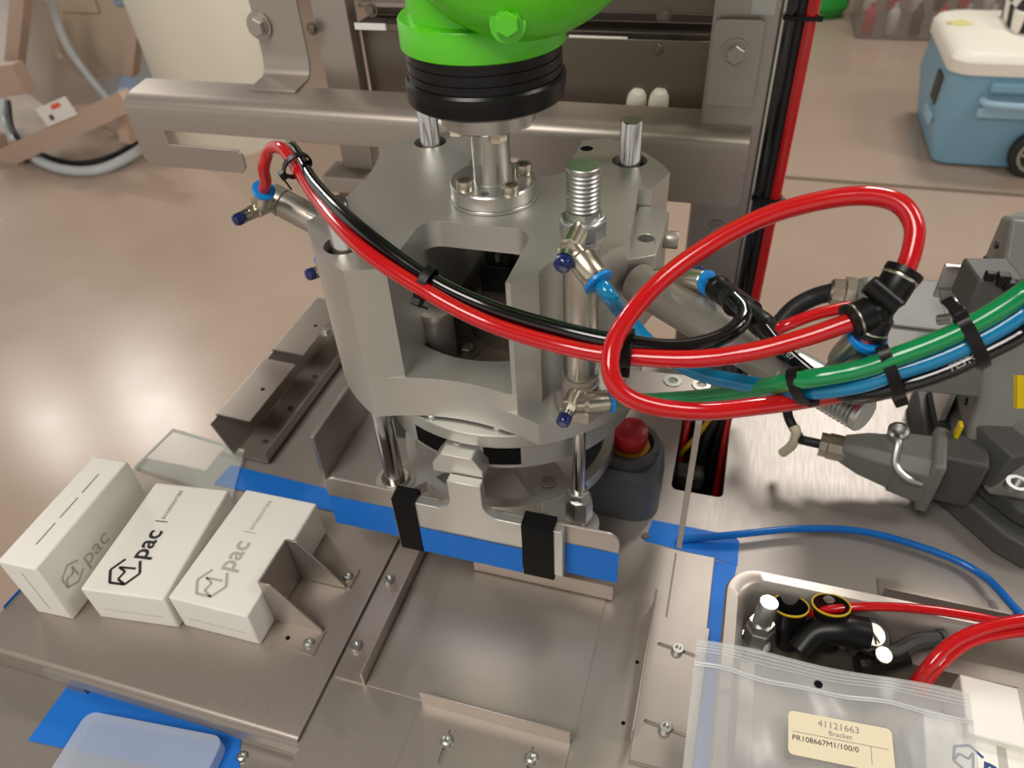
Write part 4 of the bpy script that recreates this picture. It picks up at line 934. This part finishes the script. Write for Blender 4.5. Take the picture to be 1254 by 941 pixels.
MB().tube([(.79, 2.95, -.487), (.82, 2.915, -.49), (1.0, 2.905, -.49), (1.25, 2.915, -.49), (1.3, 2.96, -.487)], .013, 10).build('handle', 'cooler_light', ck)
MB().span(.79, 1.1, 2.953, 2.965, -.55, -.515).build('bumper_strip', 'cooler_light', ck, bevel=.004)
MB().span(.664, .68, 3.06, 3.18, -.62, -.58).build('side_strip', 'cooler_light', ck, bevel=.004)
MB().span(.666, .682, 3.06, 3.16, -.55, -.45).build('side_badge', 'rubber_grey', ck, bevel=.003)
w0 = V((1.02, 2.95, ZF + .085))
MB().lathe([(.06, -.02), (.085, -.02), (.085, .02), (.06, .02)], w0, (0, -1, 0), 32).build('wheel_tyre', 'wheel_black', ck, bevel=.004)
wh = MB().lathe([(.06, -.015), (.06, .022), (.05, .024), (.05, .012), (.0001, .012)], w0, (0, -1, 0), 32).build('wheel_hub', 'wheel_black', ck)
for k in range(6):
    a = math.pi / 3 * k; bar(MB(), w0 + V((math.cos(a) * .01, -.016, math.sin(a) * .01)), w0 + V((math.cos(a) * .055, -.016, math.sin(a) * .055)), .010, .012).build('wheel_spoke', 'wheel_grey', wh)
MB().prism(circ(0, 0, .062, 32), 0, .006, [circ(0, 0, .053, 32)], Matrix(((1, 0, 0, w0.x), (0, 0, -1, w0.y - .02), (0, 1, 0, w0.z), (0, 0, 0, 1)))).build('wheel_rim', 'wheel_grey', wh)
q = Pz(1176, 28, -.334); MB().box(q, (.07, .07, .001), Matrix.Rotation(.5, 3, 'Z')).build('lid_sticker', 'sticker', ck)
MB().ring_loft([crr(.88, 1.2, 3.2, 3.45, .03, -.3345), crr(.87, 1.21, 3.19, 3.46, .04, -.27), crr(.90, 1.18, 3.22, 3.43, .05, -.20)]).build('cloth_bag', 'plaid', label='black and white plaid cloth bag on top of the cooler', cat='bag')
bn = thing('storage_bin', Pz(1085, 25, ZF), 'clear plastic storage bin of bottles and cans near the cooler', 'bin')
b0 = Pz(1047, 48, ZF); b1 = Pz(1135, 50, ZF); wv = b1.x - b0.x + .35
MB().prism(rrect(b0.x, b0.x + wv, b0.y, b0.y + .5, .04), ZF + .001, ZF + .28, [rrect(b0.x + .008, b0.x + wv - .008, b0.y + .008, b0.y + .492, .035)]).build('bin_wall', 'bin_clear', bn)
MB().prism(rrect(b0.x, b0.x + wv, b0.y, b0.y + .5, .04), ZF + .001, ZF + .01).build('bin_base', 'bin_clear', bn)
colr = ['estop_red', 'label_white', 'white_plastic', 'estop_red', 'rubber_grey', 'white_plastic']
for i in range(12):
    x = b0.x + .06 + (i % 6) * (wv - .12) / 5; y = b0.y + .09 + (i // 6) * .16; zz = ZF + .011 + (.08 if i // 6 else 0); k = colr[(i * 5 + i // 6) % 6]; nm = {'estop_red': 'red', 'label_white': 'white', 'white_plastic': 'pale', 'rubber_grey': 'dark'}[k]
    MB().lathe([(.028, 0), (.03, .004), (.03, .1), (.018, .125), (.012, .13), (.012, .15)], (x, y, zz), n=16).build('bottle', k, label='small %s bottle, %s from left in the %s row of the bin' % (nm, ('first', 'second', 'third', 'fourth', 'fifth', 'sixth')[i % 6], ('front', 'back')[i // 6]), cat='bottle', group='bottles in the storage bin')
gb = Pz(1000, 26, ZF)
MB().ring_loft([[gb + V((math.cos(2 * math.pi * k / 20) * r + .02 * math.sin(5 * k), math.sin(2 * math.pi * k / 20) * r + .15, z)) for k in range(20)] for r, z in ((.12, 0), (.16, .06), (.15, .18), (.10, .27), (.04, .3))]).build('green_bag', 'green_bag', label='bright green plastic bag on the floor near the column', cat='bag')

# ================================================================== STEEL PAN, BAG AND CONTENTS (bottom right)
pn = thing('steel_pan', (.19, .25, TZ), 'rounded stainless pan full of loose parts at the lower right', 'pan')
PZ0 = .036
outer = rrect(.040, .36, .02, .357, .022, 8); inner = rrect(.0505, .35, .03, .347, .017, 8)
MB().ring_loft([[V((x, y, z)) for x, y in rrect(a_, b2, c_, d_, r, 8)] for a_, b2, c_, d_, r, z in (
    (.0395, .3605, .0195, .3575, .022, PZ0 - .006), (.0385, .3615, .0185, .3585, .023, PZ0 - .003), (.040, .36, .02, .357, .022, PZ0), (.0475, .3525, .0275, .3495, .018, PZ0 + .0005), (.0505, .3495, .0305, .3465, .017, PZ0 - .002), (.0535, .3465, .0335, .3435, .016, PZ0 - .012), (.056, .344, .036, .341, .015, .004), (.066, .334, .046, .331, .01, .001))], cap=False).build('pan_wall', 'stainless', pn, smooth=40)
MB().prism(rrect(.0655, .3345, .0455, .3315, .01), .0004, .001).build('pan_bottom', 'stainless_dark', pn)
MB().prism(rrect(.06, .34, .04, .337, .012), TZ, .0003).build('pan_foot', 'stainless_dark', pn)
an = thing('angle_bar', (.2, .39, 0), 'stainless angle bar lying behind the steel pan', 'bar')
MB().bend([(.155, .404, TZ + .0008), (.155, .384, TZ + .0008), (.155, .384, .012)], (.2, -.002, 0), .0018).build('angle_body', 'stainless_warm', an)
# steel coupling
cf = thing('steel_coupling', Pz(925, 790, .01), 'shiny steel coupling standing in the pan corner', 'fitting')
cb = Pz(925, 785, .012)
MB().lathe([(.0095, 0), (.0095, .014), (.0085, .015), (.0085, .022)], cb, (.05, .1, 1), 6).build('hex_body', 'zinc', cf)
MB().lathe([(.0066, .022), (.0066, .042), (.006, .043)], cb, (.05, .1, 1), 24).build('spigot', 'zinc', cf)
MB().lathe([(.011, -.003), (.011, 0)], cb, (.05, .1, 1), 24).build('washer', 'zinc', cf)
# black swivel clamp knobs
def cup(px, py, z, lb):
    c_ = Pz(px, py, z); o = thing('plastic_cup', c_ - V((0, 0, .034)), lb, 'cup', 'black cups in the pan'); ax_ = (-.10, .35, 1)
    MB().lathe([(.008, -.034), (.0085, -.02), (.0105, -.010), (.0128, 0), (.0116, 0), (.0095, -.010), (.0075, -.02), (.0001, -.021)], c_, ax_, 28).build('cup_body', 'black_plastic', o)
    MB().lathe([(.0129, -.0006), (.0129, .0005), (.0119, .0005), (.0119, -.0006), (.0129, -.0006)], c_, ax_, 28, cap=False).build('yellow_rim', 'cable_yellow', o)
cup(968, 742, .032, 'black cup with a yellow rim, the left one in the pan'); cup(1018, 741, .040, 'black cup with a yellow rim, the right one beside the lever')
lv = thing('clamp_lever', Pz(1050, 790, .01), 'black clamp lever with slotted steel pivot screw in the pan', 'lever')
pv = Pz(1068, 777, .03)
MB().tube([Pz(978, 798, .016), Pz(1000, 775, .024), Pz(1030, 772, .028), Pz(1060, 778, .026)], .009, 14, 8, r1=.012).build('lever_arm', 'black_plastic', lv)
MB().lathe([(.013, -.016), (.0135, -.01), (.0135, 0), (.012, .002)], pv - V((0, 0, .003)), (.15, -.25, 1), 28).build('pivot_hub', 'black_plastic', lv)
MB().lathe([(.0085, 0), (.0085, .003), (.0078, .0038)], pv - V((0, 0, .002)), (.15, -.25, 1), 24).build('pivot_screw', 'nickel', lv)
MB().box(pv + V((.0002, -.0004, .0018)), (.0012, .015, .0008), Matrix.Rotation(.5, 3, 'Z')).build('screw_slot', 'rubber_grey', lv)
MB().tube([Pz(1075, 795, .02), Pz(1095, 800, .02), Pz(1120, 788, .022), Pz(1150, 783, .024)], .006, 10).build('lever_handle', 'rubber_grey', lv)
MB().tube([Pz(1050, 815, .016), Pz(1085, 812, .016), Pz(1110, 805, .018)], .007, 10).build('lever_link', 'black_plastic', lv)
MB().lathe([(.0055, 0), (.0055, .002)], Pz(1081, 803, .028), (.15, -.25, 1), 20).build('link_screw', 'nickel', lv)
MB().cyl(Pz(1150, 783, .024), Pz(1156, 781, .024), .0072, n=8).build('handle_cap', 'rubber_grey', lv)
hose('air_hose', [Pz(985, 752, .02), Pz(1040, 744, .034), Pz(1100, 744, .04), Pz(1160, 750, .043), Pz(1225, 762, .045), Pz(1290, 780, .045)], .0032, 'red_hose', 'thin red hose along the back rim of the pan')
hose('air_hose', [Pz(1120, 840, .03), Pz(1138, 815, .045), Pz(1165, 788, .055), Pz(1205, 770, .06), Pz(1254, 760, .065), Pz(1320, 755, .07)], .004, 'red_hose', 'red hose arching over the white carton in the pan')
hose('air_hose', [Pz(1125, 850, .02), Pz(1150, 815, .04), Pz(1190, 785, .05), Pz(1254, 772, .055), Pz(1320, 768, .06)], .004, 'red_hose', 'second red hose under the arching one in the pan')
hose('air_hose', [(.0, .4005, TZ + .003)] + [Pz(*p, .0035) for p in ((900, 655), (980, 648), (1060, 652), (1150, 678), (1205, 706))] + [Pz(1240, 742, .012), Pz(1275, 780, .02)], .0030, 'blue_hose', 'blue polyurethane hose lying in an arc on the table')
# white cartons in the pan
def pan_box(c_, size, rz, lb, pr=None):
    o = thing('carton', c_, lb, 'box', 'white cartons in the pan'); rot = Matrix.Rotation(rz, 3, 'Z')
    MB().box(V(c_) + V((0, 0, size[2] / 2)), size, rot).build('carton_body', 'card_white', o, bevel=.001)
    MB().box(V(c_) + V((0, 0, size[2] + .0001)) + rot @ V((.0, 0, 0)), (size[0] * .06, size[1], .0002), rot).build('tape_seam', 'print_faint', o)
    if pr:
        z = V((0, 0, size[2] + .0002)); 
        text('lettering', 'M pac', .022, V(c_) + z + rot @ V((-size[0] * .42, -size[1] * .18, 0)), rot @ V((1, -.15, 0)), rot @ V((.15, 1, 0)), 'print_blue', o, bold=.0003)
    return o
pan_box((.222, .288, .0012), (.07, .04, .034), -.03, 'white carton in the pan under the arching red hose')
pb = pan_box((.205, .243, .0012), (.085, .075, .028), -.06, 'white carton with blue lettering half under the zip bag')
tx = (Pz(1250, 952, .0294) - Pz(1186, 926, .0294)).normalized(); ty = V((-tx.y, tx.x, 0))
logo(pb, Pz(1186, 930, .0293), tx, ty, .009, 'print_blue')
text('lettering', 'pac', .020, Pz(1203, 938, .0294), tx, ty, 'print_blue', pb, bold=.0003)
# zip bag with part label ----------------------------------------------------
bg_ = thing('zip_bag', Pz(1020, 870, .02), 'clear zip bag with a cream part label over the pan', 'bag')
def BP(u, v):
    "u along the zip edge 0..1, v from zip edge towards the camera in m"
    a_ = Pz(853, 783, .043).lerp(Pz(1186, 850, .047), u); dn = V((.010 - .018 * u, -1, -.02)).normalized()
    p = a_ + dn * v; p.z += .0022 * math.sin(u * 9 + v * 60) + .0018 * math.sin(u * 21 - v * 40) * min(1, v * 40) ; return p
rows = [[BP(j / 28, i * .006) for j in range(29)] for i in range(26)]
MB().sheet(rows, .0003).build('bag_front', 'bag_film', bg_, smooth=60)
rows = [[BP(j / 28, i * .006) + V((0, 0, -.004 * min(1, i / 5) * math.sin(math.pi * j / 28))) for j in range(29)] for i in range(26)]
MB().sheet(rows, .0003).build('bag_back', 'bag_film', bg_, smooth=60)
for v, r in ((.0022, .0002), (.0046, .0002), (.007, .0002), (.0092, .0002), (.0178, .0007), (.0195, .0005)):
    MB().tube([BP(j / 14, v) + V((0, 0, .0004)) for j in range(15)], r, 6, 2).build('zip_ridge', 'bag_zip', bg_)
MB().lathe([(.0026, 0), (.0026, .0003), (.0001, .0003)], BP(.47, .0135) + V((0, 0, .0004)), n=18).build('punch_hole', 'black_matte', bg_)
la, lbp = BP(.36, .039), BP(.70, .0395)
lx = (lbp - la).normalized(); ly = V((-lx.y, lx.x, 0)); lz = lx.cross(ly)
lc = (la + lbp) / 2 + V((0, 0, .0055)) - ly * .012; rot = Matrix((lx, ly, lz)).transposed()
M4 = rot.to_4x4(); M4.translation = lc
MB().prism(rrect(-.0285, .0285, -.0135, .0135, .003), 0, .0002, M=M4).build('part_label', 'label_cream', bg_)
def lt(s, size, x, y, m='print_grey', b=0.): text('label_print', s, size, lc + lx * x + ly * y + lz * .0003, lx, ly, m, bg_, thick=.00003, bold=b)
lt('41121663', .0058, -.012, .0085); lt('Bracket', .0042, -.0062, .0036); lt('PR108667M1/100/0', .0046, -.0265, -.0032, 'print_black')
M5 = M4.copy(); M5.translation = lc + lz * .00025
MB().prism([(-.026, .0005), (.026, .0005), (.026, .0008), (-.026, .0008)], 0, .0001, M=M5).build('label_rule', 'print_grey', bg_)
MB().prism([(.0165, -.010), (.0168, -.010), (.0168, .0005), (.0165, .0005)], 0, .0001, M=M5).build('label_rule', 'print_grey', bg_)
